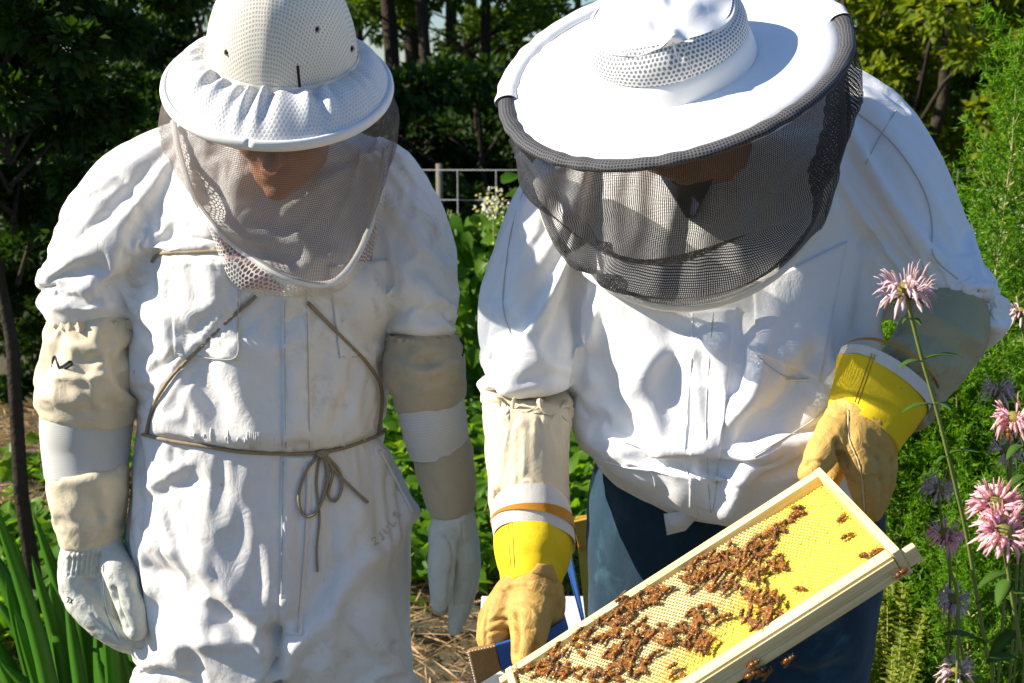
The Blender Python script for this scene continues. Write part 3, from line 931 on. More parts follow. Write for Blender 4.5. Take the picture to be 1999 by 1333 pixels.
# ------------------------------------------------------------------ gloves and gauntlets
def lr_tube(secs, n=40, per=4, power=2.2):
    """sections given by their left and right edge in the photo: (lx, ly, rx, ry, Y, depth)"""
    secs = [tuple(q) + (0.0,) * (7 - len(q)) for q in secs]
    rows = dense(secs, per)
    rings = []
    mids = [at((r[0] + r[2]) / 2, (r[1] + r[3]) / 2, r[4]) for r in rows]
    for i, r in enumerate(rows):
        a = at(r[0], r[1], r[4]); b = at(r[2], r[3], r[4])
        side = (b - a); w = side.length / 2; side.normalize()
        t = (mids[min(i + 1, len(mids) - 1)] - mids[max(i - 1, 0)])
        t = t - side * t.dot(side); t.normalize()
        dep = side.cross(t).normalized()
        ring = []
        for k in range(n):
            an = 2 * math.pi * k / n; ca, sa = math.cos(an), math.sin(an)
            x = math.copysign(abs(ca) ** (2 / power), ca); y = math.copysign(abs(sa) ** (2 / power), sa)
            ring.append(mids[i] + side * (x * w) + dep * (y * r[5] / 2) + UPV * (r[6] * (y if dep.dot(FWD) < 0 else -y)))
        rings.append(ring)
    return rings

def crumple(me, amp, sc, seed=0):
    P = co_np(me); Nn = no_np(me)
    dzz = np.array([noise.noise(Vector((p[0] * sc + seed, p[1] * sc, p[2] * sc))) + .5 * noise.noise(Vector((p[0] * sc * 2.3, p[1] * sc * 2.3 + seed, p[2] * sc * 2.3))) for p in P])
    set_co(me, P + Nn * (dzz * amp)[:, None])

def glove_mesh(chains, extra, folds, amp=.0018, seed=0):
    me = remeshed('glove', [chain(c) for c in chains] + extra, .0028, 4)
    crumple(me, amp, 38, seed)
    sculpt(me, folds)
    return me

def uv_loft(rings, name, cap=False, closed=True):
    """loft with UVs in metres"""
    n = len(rings[0])
    V, F = loft(rings, cap=False)
    if not closed:
        F = [f for f in F if not (f[0] % n == n - 1)]
    me = mesh_from(name, V, F)
    R = np.array([[tuple(p) for p in r] for r in rings])
    nxt = np.roll(R, -1, axis=1)
    seg = np.linalg.norm(nxt - R, axis=2).mean(axis=0)
    U = np.concatenate([[0], np.cumsum(seg)])
    Vv = np.concatenate([[0], np.cumsum(np.linalg.norm(R[1:] - R[:-1], axis=2).mean(axis=1))])
    uvl = me.uv_layers.new(name='UVMap')
    data = []
    for p in me.polygons:
        vs = list(p.vertices)
        cols = [v % n for v in vs]
        wrap = max(cols) - min(cols) > n // 2
        for v in vs:
            c = v % n
            if wrap and c == 0: c = n
            data += [U[c], Vv[v // n]]
    uvl.data.foreach_set('uv', data)
    return me

# left person, glove on the left of the picture
gl = glove_mesh(GL_L, [loft(tube_secs([(181, 1040, 118, 2.05, .105), (181, 1056, 116, 2.05, .105), (178, 1085, 112, 2.05, .095), (172, 1110, 104, 2.05, .085)]))],
    [([(x, 1078), (x - 3, 1100), (x - 6, 1122)], 2.6, -.0035) for x in range(140, 200, 9)] +
    [([(130, 1085), (170, 1082), (205, 1075)], 5, .003), ([(150, 1140), (175, 1130), (190, 1122)], 8, -.004), ([(201, 1105), (202, 1160), (215, 1215), (232, 1250)], 2.2, -.003),
     ([(222, 1150), (230, 1190), (248, 1228)], 5, -.010), ([(180, 1200), (215, 1235), (260, 1260)], 3, -.003)], seed=1)
g1 = part('glove', gl, M_goat, person_l, 0)
BV_g1 = bvh_of(gl)
cord_on('seam', BV_g1, [(201, 1103), (202, 1150), (208, 1190), (222, 1225), (234, 1245)], .0009, .0008, M_threadw, g1)
writing('pen_mark', [('7', 131, 1166, 4, 10, .2), ('X', 138, 1168, 5, 10, .3)], BV_g1, M_ink, g1, .0007, .0008)
def gauntlet(i, mat, parent, strokes=(), name='gauntlet_sleeve'):
    me = dr[2 + i]
    if strokes: sculpt(me, strokes)
    return part(name, me, mat, parent, 1)
s1 = gauntlet(0, M_canvas, g1, [([(115, 655), (160, 668), (220, 672)], 6, -.008), ([(130, 668), (180, 680), (225, 676)], 9, .007), ([(150, 700), (168, 708), (188, 698)], 12, -.012), ([(105, 722), (170, 728), (240, 712)], 6, -.006), ([(110, 732), (170, 738), (240, 720)], 6, .006), ([(165, 735), (165, 770), (180, 800)], 7, -.006), ([(262, 680), (250, 690), (240, 700)], 9, -.012)])
BV_s1 = bvh_of(dr[2])
writing('pen_mark', [('N', 103, 695, 20, 22, .12)], BV_s1, M_ink, g1, .0020, .0008)
gauntlet(1, M_canvas, g1, [([(130, 960), (180, 980), (200, 1040)], 14, -.005), ([(180, 920), (215, 990), (200, 1045)], 12, .005)])
def uv_part(name, secs, mat, parent, n=44):
    return part(name, uv_loft(tube_secs(secs, n, 6), name), mat, parent)
uv_part('gauntlet_net', G_L2, M_sleeve_net, g1)
# elastic ruffle at the top of the canvas
def ruffle(name, cx, cy, w, Y, dep, mat, parent, hgt=16, k=26, amp=.006, seed=1):
    rr = random.Random(seed); rings = []
    ph = [rr.uniform(0, 6.28) for _ in range(4)]
    n = 160
    base = tube_secs([(cx, cy, w, Y, dep), (cx, cy + hgt, w * 1.02, Y, dep)], n, 6)
    for j, r in enumerate(base):
        v = j / (len(base) - 1)
        c = sum(r, Vector()) / len(r)
        rings.append([p + (p - c).normalized() * (amp * (.3 + .7 * abs(2 * v - 1)) * (.6 * math.sin(k * 2 * math.pi * q / n + ph[0]) + .5 * math.sin(k * .63 * 2 * math.pi * q / n + ph[1]))) for q, p in enumerate(r)])
    return part(name, mesh_from(name, *loft(rings, cap=False)), mat, parent)
ruffle('elastic_ruffle', 187, 612, 168, 2.07, .155, M_canvas, s1, 18)
# left person, glove on the right of the picture
gr = glove_mesh(GL_R, [loft(tube_secs([(884, 985, 80, 2.06, .095), (884, 1000, 84, 2.06, .095), (886, 1025, 86, 2.06, .09), (890, 1050, 80, 2.07, .08)]))],
    [([(845, 1006), (870, 1012), (900, 1008)], 4, -.004), ([(852, 1035), (875, 1050), (886, 1085), (884, 1130)], 4, -.004), ([(882, 1120), (880, 1150), (878, 1200)], 5, -.006), ([(902, 1020), (905, 1060), (910, 1110)], 2, -.002)], seed=4)
g2 = part('glove', gr, M_goat, person_l)
s2 = gauntlet(2, M_canvas2, g2, [([(765, 690), (820, 710), (890, 690)], 9, -.006), ([(770, 705), (830, 728), (890, 706)], 10, .006), ([(780, 760), (840, 745), (900, 760)], 8, -.004)])
gauntlet(3, M_canvas2, g2)
uv_part('gauntlet_net', G_R2, M_sleeve_net, g2)
ruffle('elastic_ruffle', 823, 648, 134, 2.09, .13, M_canvas2, s2, 14, seed=5)
cord_on('thread_end', bvh_of(dr[4]), [(898, 662), (906, 675), (903, 695)], .0012, .004, M_ink, s2)

# right person, glove on the left of the picture
gm = glove_mesh(GR_L, [loft(lr_tube([(984, 1148, 1088, 1136, 1.665, .10), (978, 1166, 1086, 1158, 1.66, .10), (970, 1190, 1080, 1182, 1.655, .09)]))],
    [([(985, 1152), (1030, 1145), (1080, 1165)], 3, -.004), ([(990, 1143), (1030, 1136), (1070, 1148)], 4, .003), ([(1004, 1200), (1008, 1235), (1004, 1275)], 6, -.010), ([(955, 1215), (975, 1208), (1000, 1212)], 3, -.004), ([(950, 1235), (975, 1228), (1000, 1232)], 3, -.004), ([(1000, 1176), (1020, 1172), (1040, 1174)], 1.6, -.002), ([(1020, 1226), (1032, 1228), (1042, 1226)], 1.6, -.002), ([(955, 1180), (948, 1220), (948, 1260)], 2.5, -.003)], .0022, 8)
g3 = part('glove', gm, M_leather, person_r)
part('gauntlet_sleeve', dr[6], M_canvas, g3, 1)
M_ystitch = plain('mustard_thread', (.50, .33, .03), .8)
ye = mesh_from('cuff', *loft(lr_tube([(965, 1040, 1120, 1066, 1.735, .135, .030), (970, 1082, 1112, 1094, 1.71, .125, .018), (977, 1125, 1100, 1124, 1.69, .115, .008), (982, 1165, 1090, 1152, 1.67, .11, 0)], 60, 8)))
crumple(ye, .0015, 30, 2)
cuff3 = part('yellow_cuff', ye, M_yellow, g3)
BV_ye = bvh_of(ye)
patch_on('wrist_patch', BV_ye, [(1050, 1100), (1080, 1102), (1098, 1158), (1012, 1146)], .004, M_leather, g3, 12, 12, .003)
cord_on('stitching', BV_ye, [(992, 1010), (994, 1070), (1000, 1140)], .0007, .0005, M_ystitch, cuff3)
cord_on('stitching', BV_ye, [(1000, 1010), (1002, 1070), (1007, 1140)], .0007, .0005, M_ystitch, cuff3)
part('cuff_binding', mesh_from('cuff_binding', *loft(lr_tube([(957, 1003, 1114, 1006, 1.75, .150, .030), (960, 1022, 1120, 1034, 1.742, .148, .030), (964, 1046, 1123, 1072, 1.735, .142, .030)], 48, 5), cap=False)), M_band, cuff3)
part('lining_band', mesh_from('lining_band', *loft(lr_tube([(957, 1018, 1120, 1018, 1.746, .156, .030), (958, 1020, 1123, 1046, 1.743, .157, .030)], 48, 4), cap=False)), M_orange, cuff3)
# right person, glove holding the frame
gh = glove_mesh(GR_R, [loft(lr_tube([(1632, 775, 1745, 862, 1.675, .09), (1626, 800, 1738, 886, 1.67, .088), (1622, 822, 1735, 905, 1.665, .08)]))],
    [([(1657, 800), (1658, 855), (1678, 905), (1686, 960), (1688, 1003)], 2.2, -.003), ([(1636, 862), (1640, 885), (1650, 905)], 6, -.010), ([(1622, 812), (1632, 812), (1645, 812)], 2, -.002), ([(1690, 870), (1702, 882), (1712, 894)], 3, -.003), ([(1575, 905), (1590, 900), (1610, 905)], 3, -.003), ([(1655, 935), (1670, 930), (1684, 934)], 3, -.002), ([(1690, 935), (1705, 930), (1718, 936)], 3, -.003)], .0022, 11)
g4 = part('glove', gh, M_leather, person_r)
BV_gh = bvh_of(gh)
cord_on('seam', BV_gh, [(1656, 800), (1657, 855), (1677, 905), (1685, 960), (1688, 1000)], .0012, .0012, plain('seam_piping', (.66, .52, .28), .6), g4, 8)
sculpt(dr[7], [([(1760, 640), (1830, 660), (1900, 700)], 9, -.006), ([(1745, 665), (1810, 690), (1880, 735)], 10, .006), ([(1735, 700), (1800, 722), (1850, 770)], 8, -.005), ([(1800, 610), (1860, 640), (1912, 668)], 8, .006)])
part('gauntlet_sleeve', dr[7], M_canvas_green, g4, 1)
yr = mesh_from('cuff', *loft(lr_tube([(1650, 688, 1790, 808, 1.70, .145), (1640, 735, 1770, 845, 1.69, .125), (1630, 775, 1752, 872, 1.68, .11), (1624, 800, 1740, 890, 1.672, .10)], 60, 8)))
crumple(yr, .0022, 26, 5)
cuff4 = part('yellow_cuff', yr, M_yellow, g4)
BV_yr = bvh_of(yr)
cord_on('stitching', BV_yr, [(1702, 690), (1686, 735), (1668, 785)], .0008, .0005, M_ystitch, cuff4)
cord_on('stitching', BV_yr, [(1708, 692), (1692, 737), (1674, 788)], .0008, .0005, M_ystitch, cuff4)
part('cuff_binding', mesh_from('cuff_binding', *loft(lr_tube([(1658, 672, 1802, 790, 1.705, .155), (1650, 692, 1792, 812, 1.70, .150)], 48, 5), cap=False)), M_band, cuff4)
part('lining_band', mesh_from('lining_band', *loft(lr_tube([(1668, 662, 1806, 778, 1.71, .150), (1660, 668, 1804, 786, 1.707, .158)], 48, 4), cap=False)), M_orange, cuff4)

# ------------------------------------------------------------------ hats and veils
def hat_ring(H, rx, rf, h, n=192, fn=None, df=0.0):
    out = []
    for k in range(n):
        a = 2 * math.pi * k / n          # 0 = forwards
        dr_, dh = (0, 0) if fn is None else fn(a)
        out.append(H.p((rx + dr_) * math.sin(a), (rf + dr_) * math.cos(a) + df, h + dh))
    return out

def set_planar_uv(me, H, scale=1.0):
    uvl = me.uv_layers.new(name='UVMap') if not me.uv_layers else me.uv_layers[0]
    P = co_np(me) - np.array(H.o)
    x = P @ np.array(H.x); f = P @ np.array(H.f); u = P @ np.array(H.u)
    ang = np.arctan2(x, f); rad = np.hypot(x, f)
    data = np.empty((len(me.loops), 2))
    vi = np.empty(len(me.loops), dtype=np.int32); me.loops.foreach_get('vertex_index', vi)
    # walk down from the top: arc length replaces the radius
    s = np.sqrt(rad ** 2 + (u - u.max()) ** 2)
    data[:, 0] = (s * np.sin(ang))[vi]; data[:, 1] = (s * np.cos(ang))[vi]
    uvl.data.foreach_set('uv', data.ravel())

RL = .1640; RF = .190
helmet = empty('helmet', HL.o); helmet.parent = person_l; helmet.matrix_parent_inverse = person_l.matrix_basis.inverted()
# crown of woven pith
CB = -.026
prof = [(.111, .034), (.1095, .052), (.1055, .076), (.098, .100), (.0875, .125), (.073, .147), (.054, .164), (.031, .174), (.010, .177)]
rings = [hat_ring(HL, r, r * 1.06, h, 144, lambda a: (.0012 * math.exp(-(a if a < math.pi else 2 * math.pi - a) ** 2 / .012), 0), CB) for r, h in dense(prof, 4)]
cm = uv_loft(rings, 'crown'); set_planar_uv(cm, HL)
crown = part('crown', cm, M_pith, helmet)
rb = [hat_ring(HL, .1125, .1125 * 1.06, .032, df=CB), hat_ring(HL, .1135, .1135 * 1.06, .035, df=CB), hat_ring(HL, .1118, .1118 * 1.06, .039, df=CB)]
part('crown_edge', mesh_from('crown_edge', *loft(rb, cap=False)), M_pith, helmet)
def pleat(v):
    def fn(a):
        aa = a if a < math.pi else a - 2 * math.pi
        w = math.exp(-(aa / 1.1) ** 2) * .7 + .3
        amp = .0115 * w * (1 - v) ** 1.1 * min(1, v * 8 + .1)
        s = math.sin(aa * 29 + 1.6 * math.sin(aa * 5 + 1)) * (.6 + .4 * math.sin(aa * 9 + 2))
        return (0, amp * s + .004 * w * math.sin(math.pi * v) + .002 * math.sin(aa * 7) * v * (1 - v) * 4)
    return fn
br = []
for j in range(26):
    v = j / 25
    r = .111 + (RL - .111) * v; rf = .1175 + (RF - .1175) * v
    h = .034 * (1 - v) + .012 * math.sin(math.pi * v)
    br.append(hat_ring(HL, r, rf, h, 420, pleat(v), CB * (1 - v)))
bm_ = uv_loft(br, 'brim_cover')
part('brim_cover', bm_, M_net_white, helmet)
under = [hat_ring(HL, .110, .116, .028, 96, None, CB), hat_ring(HL, .138, .150, .020, 96, None, CB * .5), hat_ring(HL, RL - .002, RF - .002, -.004, 96)]
part('underbrim', mesh_from('underbrim', *loft(under, cap=False)), plain('underbrim_green', (.10, .12, .08), .9), helmet)
W = hat_ring(HL, RL, RF, -.002, 128); W.append(W[0])
part('brim_binding', mesh_from('brim_binding', *tube_along(W, .0055, 10, 1.5, [HL.u] * len(W))), M_piping, helmet)
BV_cr = bvh_of(cm)
M_hole = plain('dark_gap', (.02, .018, .015), .9)
for q in ((444, 102), (617, 57), (685, 95)):
    w, n = on(BV_cr, q[0], q[1], -.001)
    ring = [w + RT * (.0045 * math.cos(a)) + UPV * (.0045 * math.sin(a)) - FWD * .0 for a in np.linspace(0, 2 * math.pi, 14)]
    ey = part('eyelet', mesh_from('eyelet', *tube_along(ring, .0012, 6, None, [n] * 14)), plain('brass', (.35, .32, .25), .5, .5), crown)
    part('eyelet_hole', mesh_from('eyelet_hole', *ellipsoid(w, (RT, FWD, UPV), (.0036, .002, .0036), 10, 6)), M_hole, ey)
cord_on('crown_slit', BV_cr, [(581, 128), (583, 148), (585, 170)], .0020, .0, M_hole, crown)

def veil(name, H, rim, a0, a1, bottom, bv, off, nu, nv, bulge, wr, mat, parent, seed, rimh=-.006, rfx=0.0):
    bd = dense(bottom, 10)
    rr = random.Random(seed); G = []
    top = [H.p(rim * math.sin(a), (rim + rfx) * math.cos(a), rimh) for a in np.linspace(a0, a1, nu + 1)]
    L = np.array([0] + list(np.cumsum([math.dist(bd[i], bd[i + 1]) for i in range(len(bd) - 1)])))
    bot = []
    for i in range(nu + 1):
        s = L[-1] * i / nu
        k = min(int(np.searchsorted(L, s)), len(L) - 1); k = max(k, 1)
        t = (s - L[k - 1]) / max(1e-9, L[k] - L[k - 1])
        q = (bd[k - 1][0] * (1 - t) + bd[k][0] * t, bd[k - 1][1] * (1 - t) + bd[k][1] * t)
        bot.append(on(bv, q[0], q[1], off)[0])
    for _ in range(6):
        bot = [bot[0]] + [(bot[i - 1] + bot[i] * 2 + bot[i + 1]) / 4 for i in range(1, nu)] + [bot[-1]]
    cen = (H.o + sum(bot, Vector()) / len(bot)) / 2
    for j in range(nv + 1):
        v = j / nv; row = []
        for i in range(nu + 1):
            p = top[i].lerp(bot[i], v)
            out = (p - cen); out -= H.u * out.dot(H.u); out.normalize()
            nz = noise.noise(Vector((i / nu * 9 + seed, v * 3, seed))) + .6 * noise.noise(Vector((i / nu * 14 + v * 9, v * 6, seed + 3)))
            fold = wr(i / nu, v)
            row.append(p + out * (bulge * math.sin(math.pi * v) + .006 * nz * math.sin(math.pi * min(1, v * 1.1)) + fold))
        G.append(row)
    me = uv_loft(G, name, closed=False)
    return part(name, me, mat, parent), bot

def wr_l(u, v):
    d = (v - (.35 + .3 * u)) / .05
    return -.004 * math.exp(-d * d) + .006 * math.exp(-((u - .18) / .03) ** 2) * math.sin(math.pi * v)
bl = [(338, 235), (350, 300), (372, 370), (400, 420), (450, 472), (510, 515), (560, 542), (620, 556), (662, 545), (700, 495), (728, 425), (744, 360), (752, 290)]
veil_l, bot = veil('veil', HL, RL - .002, -1.75, 1.75, bl, BV_L, .028, 120, 60, .018, wr_l, M_veil_grey, helmet, 3, -.006, RF - RL)
part('veil_zip', mesh_from('veil_zip', *tube_along(bot, .0052, 8, .5)), M_piping, veil_l)
# open net between the zip and the coverall
ob = [(342, 250), (352, 330), (376, 400), (405, 440), (428, 500), (455, 560), (520, 578), (600, 580), (665, 568), (715, 520), (738, 460), (750, 400), (756, 310)]
obd = dense(ob, 10); idx = np.linspace(0, len(obd) - 1, 121)
low = [on(BV_L, *obd[int(round(i))][:2], .006)[0] for i in idx]
for _ in range(5): low = [low[0]] + [(low[i - 1] + low[i] * 2 + low[i + 1]) / 4 for i in range(1, 120)] + [low[-1]]
G = []
for j in range(15):
    v = j / 14
    G.append([bot[i].lerp(low[i], v) - FWD * (.010 * math.sin(math.pi * v)) for i in range(121)])
part('net_collar', uv_loft(G, 'net_collar', closed=False), M_net_open, helmet)
# shirt seen through the veil
patch_on('shirt', BV_L, [(425, 455), (500, 520), (560, 568), (455, 560)], .003, M_shirt_red, person_l, 10, 10)
patch_on('shirt', BV_L, [(672, 528), (735, 440), (725, 510), (660, 564)], .003, M_shirt_red, person_l, 10, 10)

# ---- wide hat of the right person
RR = .220
hat = empty('sun_hat', HR.o); hat.parent = person_r; hat.matrix_parent_inverse = person_r.matrix_basis.inverted()
def wavy(v):
    return lambda a: (0, .004 * math.sin(2 * a + .6) * v + .0016 * math.sin(5 * a) * v)
brr = [hat_ring(HR, r, r, h, 160, wavy(r / RR)) for r, h in ((.090, .004), (.105, .003), (.125, .002), (.15, .001), (.18, 0), (.208, -.001), (.208, -.005), (.15, -.004), (.09, -.002))]
part('brim', mesh_from('brim', *loft(brr, cap=False)), M_white_hat, hat)
bandr = [hat_ring(HR, r, r * 1.02, h, 160, lambda a: (.0012 * math.sin(3 * a), .002 * math.sin(2 * a))) for r, h in ((.109, .002), (.1075, .010), (.105, .022), (.102, .031), (.099, .033))]
part('crown_band', mesh_from('crown_band', *loft(bandr, cap=False)), M_white_hat, hat)
netr = []
for j in range(14):
    v = j / 13
    r = .1015 - .014 * v - .006 * math.sin(math.pi * v) * -1; h = .030 + .042 * v
    netr.append(hat_ring(HR, r, r * 1.02, h, 240, lambda a: (-.005 * math.exp(-((a if a < math.pi else a - 2 * math.pi) + .12) ** 2 / .004) * v + .002 * math.sin(4 * a + 1) * v, .005 * math.sin(3 * a + 2.2) * v)))
part('crown_net', uv_loft(netr, 'crown_net'), M_cap_net, hat)
part('crown_seam', mesh_from('crown_seam', *tube_along([HR.p(-.012, .103 - .013 * t, .031 + .05 * t) for t in np.linspace(0, 1, 8)], .0016, 6)), M_white_hat, hat)
# puckered cloth top
topr = []
for j in range(26):
    v = j / 25
    r = .090 * (1 - v) ** .8 + .002
    h = .068 + .032 * math.sin(v * math.pi / 2)
    topr.append([HR.p(r * math.sin(a), r * 1.02 * math.cos(a),
        h + .005 * math.sin(3 * a + 2.2) * (1 - v) + .012 * math.sin(math.pi * min(1, v * 1.3)) * (noise.noise(Vector((math.sin(a) * 2.2 * (1 - v), math.cos(a) * 2.2 * (1 - v), 4.2))))
        - .022 * math.exp(-(((r * math.sin(a) + .012) / .013) ** 2 + ((r * math.cos(a) - .055) / .018) ** 2))
        + .012 * math.exp(-((r * math.sin(a) + .002 + (r * math.cos(a)) * .1) / .010) ** 2)
        - .014 * math.exp(-(((r * math.sin(a) + .045) / .016) ** 2 + ((r * math.cos(a) - .06) / .014) ** 2))) for a in np.linspace(0, 2 * math.pi, 160, endpoint=False)])
part('crown_top', mesh_from('crown_top', *loft(topr)), M_white_hat, hat)
# rim casing: black net at the front, white net at the sides and back
def rim_piece(name, a0, a1, mat, r0, n):
    rings = []
    for a in np.linspace(a0, a1, n):
        c = HR.p(RR * .985 * math.sin(a), RR * .985 * math.cos(a), -.002 + .004 * math.sin(2 * a + .6))
        rad = (HR.x * math.sin(a) + HR.f * math.cos(a))
        g = 1 + .10 * math.sin(a * 37) * (math.sin(a * 5.3) ** 2) + .07 * noise.noise(Vector((a * 8, 0, 1)))
        rings.append([c + rad * (r0 * g * 1.25 * math.cos(t)) + HR.u * (r0 * g * .8 * math.sin(t)) for t in np.linspace(0, 2 * math.pi, 20, endpoint=False)])
    me = uv_loft(rings, name)
    return part(name, me, mat, hat)
# angle a: 0 forwards, positive to the picture's right
AL, AR_ = -1.80, 1.45
rim_piece('rim_casing', AL, AR_, M_rim_black, .0082, 260)
rim_piece('rim_casing', AR_, 2 * math.pi + AL, M_rim_net, .0115, 200)
for i in range(7):      # gathered tucks of the black casing
    pass
def wr_r(u, v):
    f = 0
    f += -.034 * math.exp(-((v - (.66 - .25 * (u - .5))) / .05) ** 2) * math.exp(-((u - .45) / .22) ** 2)
    f += .028 * math.exp(-((v - (.80 - .2 * (u - .5))) / .07) ** 2) * math.exp(-((u - .45) / .25) ** 2)
    f += .010 * math.sin(v * 9 + u * 22) * math.sin(math.pi * v)
    f += -.024 * math.exp(-((u - (.22 + .10 * v)) / .018) ** 2) * v
    f += -.040 * math.exp(-((u - (.83 - .10 * v)) / .014) ** 2) * math.sin(math.pi * min(1, v + .1))
    f += .010 * math.exp(-((u - (.86 - .10 * v)) / .02) ** 2)
    return f
brl = [(1010, 300), (1036, 330), (1056, 372), (1068, 430), (1105, 492), (1180, 555), (1290, 597), (1400, 590), (1500, 545), (1585, 460), (1626, 350), (1636, 270), (1640, 200)]
veil_r, botr = veil('veil', HR, RR - .004, -1.85, 1.75, brl, BV_R, .022, 160, 80, .012, wr_r, M_veil_black, hat, 9, -.010)
part('veil_binding', mesh_from('veil_binding', *tube_along(botr, .0072, 8, .7)), M_piping, veil_r)
patch_on('shirt_collar', BV_R, [(1290, 345), (1395, 345), (1356, 425), (1340, 425)], .02, M_shirt_blue, person_r, 8, 8)
# ------------------------------------------------------------------ hive frame with comb and bees
FL, FS = .448, .232
def solve_frame():
    pa, pb, pc = (1012, 1318), (1600, 940), (1755, 1104)
    ra, rb_, rc = (np.array(ray(*q)) for q in (pa, pb, pc))
    d = np.array([1.56, 1.68, 1.50])
    def F(d):
        A, B, C = ra * d[0], rb_ * d[1], rc * d[2]
        return np.array([np.dot(B - A, B - A) - FL ** 2, np.dot(C - B, C - B) - FS ** 2, np.dot(B - A, C - B)])
    for _ in range(60):
        J = np.zeros((3, 3)); f0 = F(d)
        for i in range(3):
            e = d.copy(); e[i] += 1e-5; J[:, i] = (F(e) - f0) / 1e-5
        d = d - .5 * np.linalg.solve(J, f0)
    A, B, C = (EYE + Vector(r * k) for r, k in ((ra, d[0]), (rb_, d[1]), (rc, d[2])))
    return A, B, C
FA, FB, FC = solve_frame()
FU = (FB - FA).normalized(); FV = (FC - FB).normalized(); FW = FU.cross(FV).normalized()
if FW.dot(-FWD) < 0: FW = -FW
def fp(u, v, w): return FA + FU * u + FV * v + FW * w
def f_uv(px, py, w=.008):
    r = ray(px, py); o = EYE - (FA + FW * w)
    t = -(o.dot(FW)) / r.dot(FW)
    h = EYE + r * t - FA
    return h.dot(FU), h.dot(FV)

def woodmat(name, a, b, scale=1.0):
    m, nt, p = nmat(name)
    co = nt.nodes.new('ShaderNodeTexCoord').outputs['UV']
    mp = N(nt, 'ShaderNodeMapping'); mp.inputs['Scale'].default_value = (6 * scale, 90 * scale, 90 * scale)
    nt.links.new(co, mp.inputs[0])
    f = noise_n(nt, 1.0, 5, .6, mp.outputs[0], .6)
    nt.links.new(mixc(nt, ramp(nt, f, [(.3, (0, 0, 0)), (.7, (1, 1, 1))]), a, b), p.inputs['Base Color'])
    p.inputs['Roughness'].default_value = .6; p.inputs['Specular IOR Level'].default_value = .25
    nt.links.new(bump(nt, f, .25, .0006), p.inputs['Normal'])
    return m
M_pine = woodmat('pale_pine', (.80, .66, .36), (.66, .47, .20))

def fbox(name, u0, u1, v0, v1, w0, w1, mat, parent, long='u', bev=.0012, groove=False):
    bm = bmesh.new()
    P = [(u, v, w) for u in (u0, u1) for v in (v0, v1) for w in (w0, w1)]
    vs = [bm.verts.new(fp(*q)) for q in P]
    for f in ((0, 1, 3, 2), (4, 6, 7, 5), (0, 4, 5, 1), (2, 3, 7, 6), (0, 2, 6, 4), (1, 5, 7, 3)):
        bm.faces.new([vs[i] for i in f])
    bmesh.ops.recalc_face_normals(bm, faces=bm.faces)
    bmesh.ops.bevel(bm, geom=bm.edges[:], offset=bev, segments=2, profile=.6, affect='EDGES')
    uvl = bm.loops.layers.uv.new('UVMap')
    for f in bm.faces:
        for l in f.loops:
            q = l.vert.co - FA
            a = (q.dot(FU), q.dot(FV), q.dot(FW))
            l[uvl].uv = (a[0], a[1] * 1.0 + a[2] * 1.7) if long == 'u' else (a[1], a[0] + a[2] * 1.7)
    me = bpy.data.meshes.new(name); bm.to_mesh(me); bm.free()
    o = new_obj(name, me, mat, parent, smooth=False)
    return o

frame = tag(empty('hive_frame', (FA + FB + FC + fp(0, FS, 0)) / 4), 'pale pine hive frame with yellow comb held between the yellow gloves', 'hive frame')
fbox('bottom_bar', 0.0, FL, 0, .0145, -.0165, .0165, M_pine, frame)
fbox('side_bar', FL - .0001, FL + .0095, .0, FS, -.0175, .0175, M_pine, frame, 'v')
fbox('side_bar', -.0095, .0001, .0, FS, -.0175, .0175, M_pine, frame, 'v')
fbox('top_bar', .001, FL - .001, FS - .0170, FS, -.0150, .0150, M_pine, frame)
tb = frame
for g in (-.0085, .0065):
    fbox('groove_strip', .0015, FL - .0015, FS + .0002, FS + .0018, g - .0045, g + .0045, M_pine, tb, bev=.0006)
fbox('lug', FL + .0097, FL + .026, FS - .010, FS - .001, -.011, .009, M_pine, frame)
fbox('lug', -.026, -.0097, FS - .010, FS + .006, -.011, .009, M_pine, frame)
fbox('corner_block', -.022, -.0097, -.001, .012, -.012, .012, M_pine, frame)
for q in ((FL + .0099, .006), (FL + .0099, FS - .012)):
    pass

m, nt, p = nmat('beeswax')
at_ = N(nt, 'ShaderNodeAttribute'); at_.attribute_name = 'wax'
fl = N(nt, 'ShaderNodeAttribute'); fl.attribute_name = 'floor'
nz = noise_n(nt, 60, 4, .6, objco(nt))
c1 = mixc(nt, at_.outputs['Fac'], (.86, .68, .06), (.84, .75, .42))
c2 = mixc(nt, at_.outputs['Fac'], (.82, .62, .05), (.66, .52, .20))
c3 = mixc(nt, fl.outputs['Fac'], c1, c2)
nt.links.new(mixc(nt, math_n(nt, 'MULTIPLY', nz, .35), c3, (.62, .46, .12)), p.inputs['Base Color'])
p.inputs['Roughness'].default_value = .38
p.inputs['Specular IOR Level'].default_value = .45
p.inputs['Subsurface Weight'].default_value = .12
p.inputs['Subsurface Radius'].default_value = (.01, .006, .002)
M_wax = m

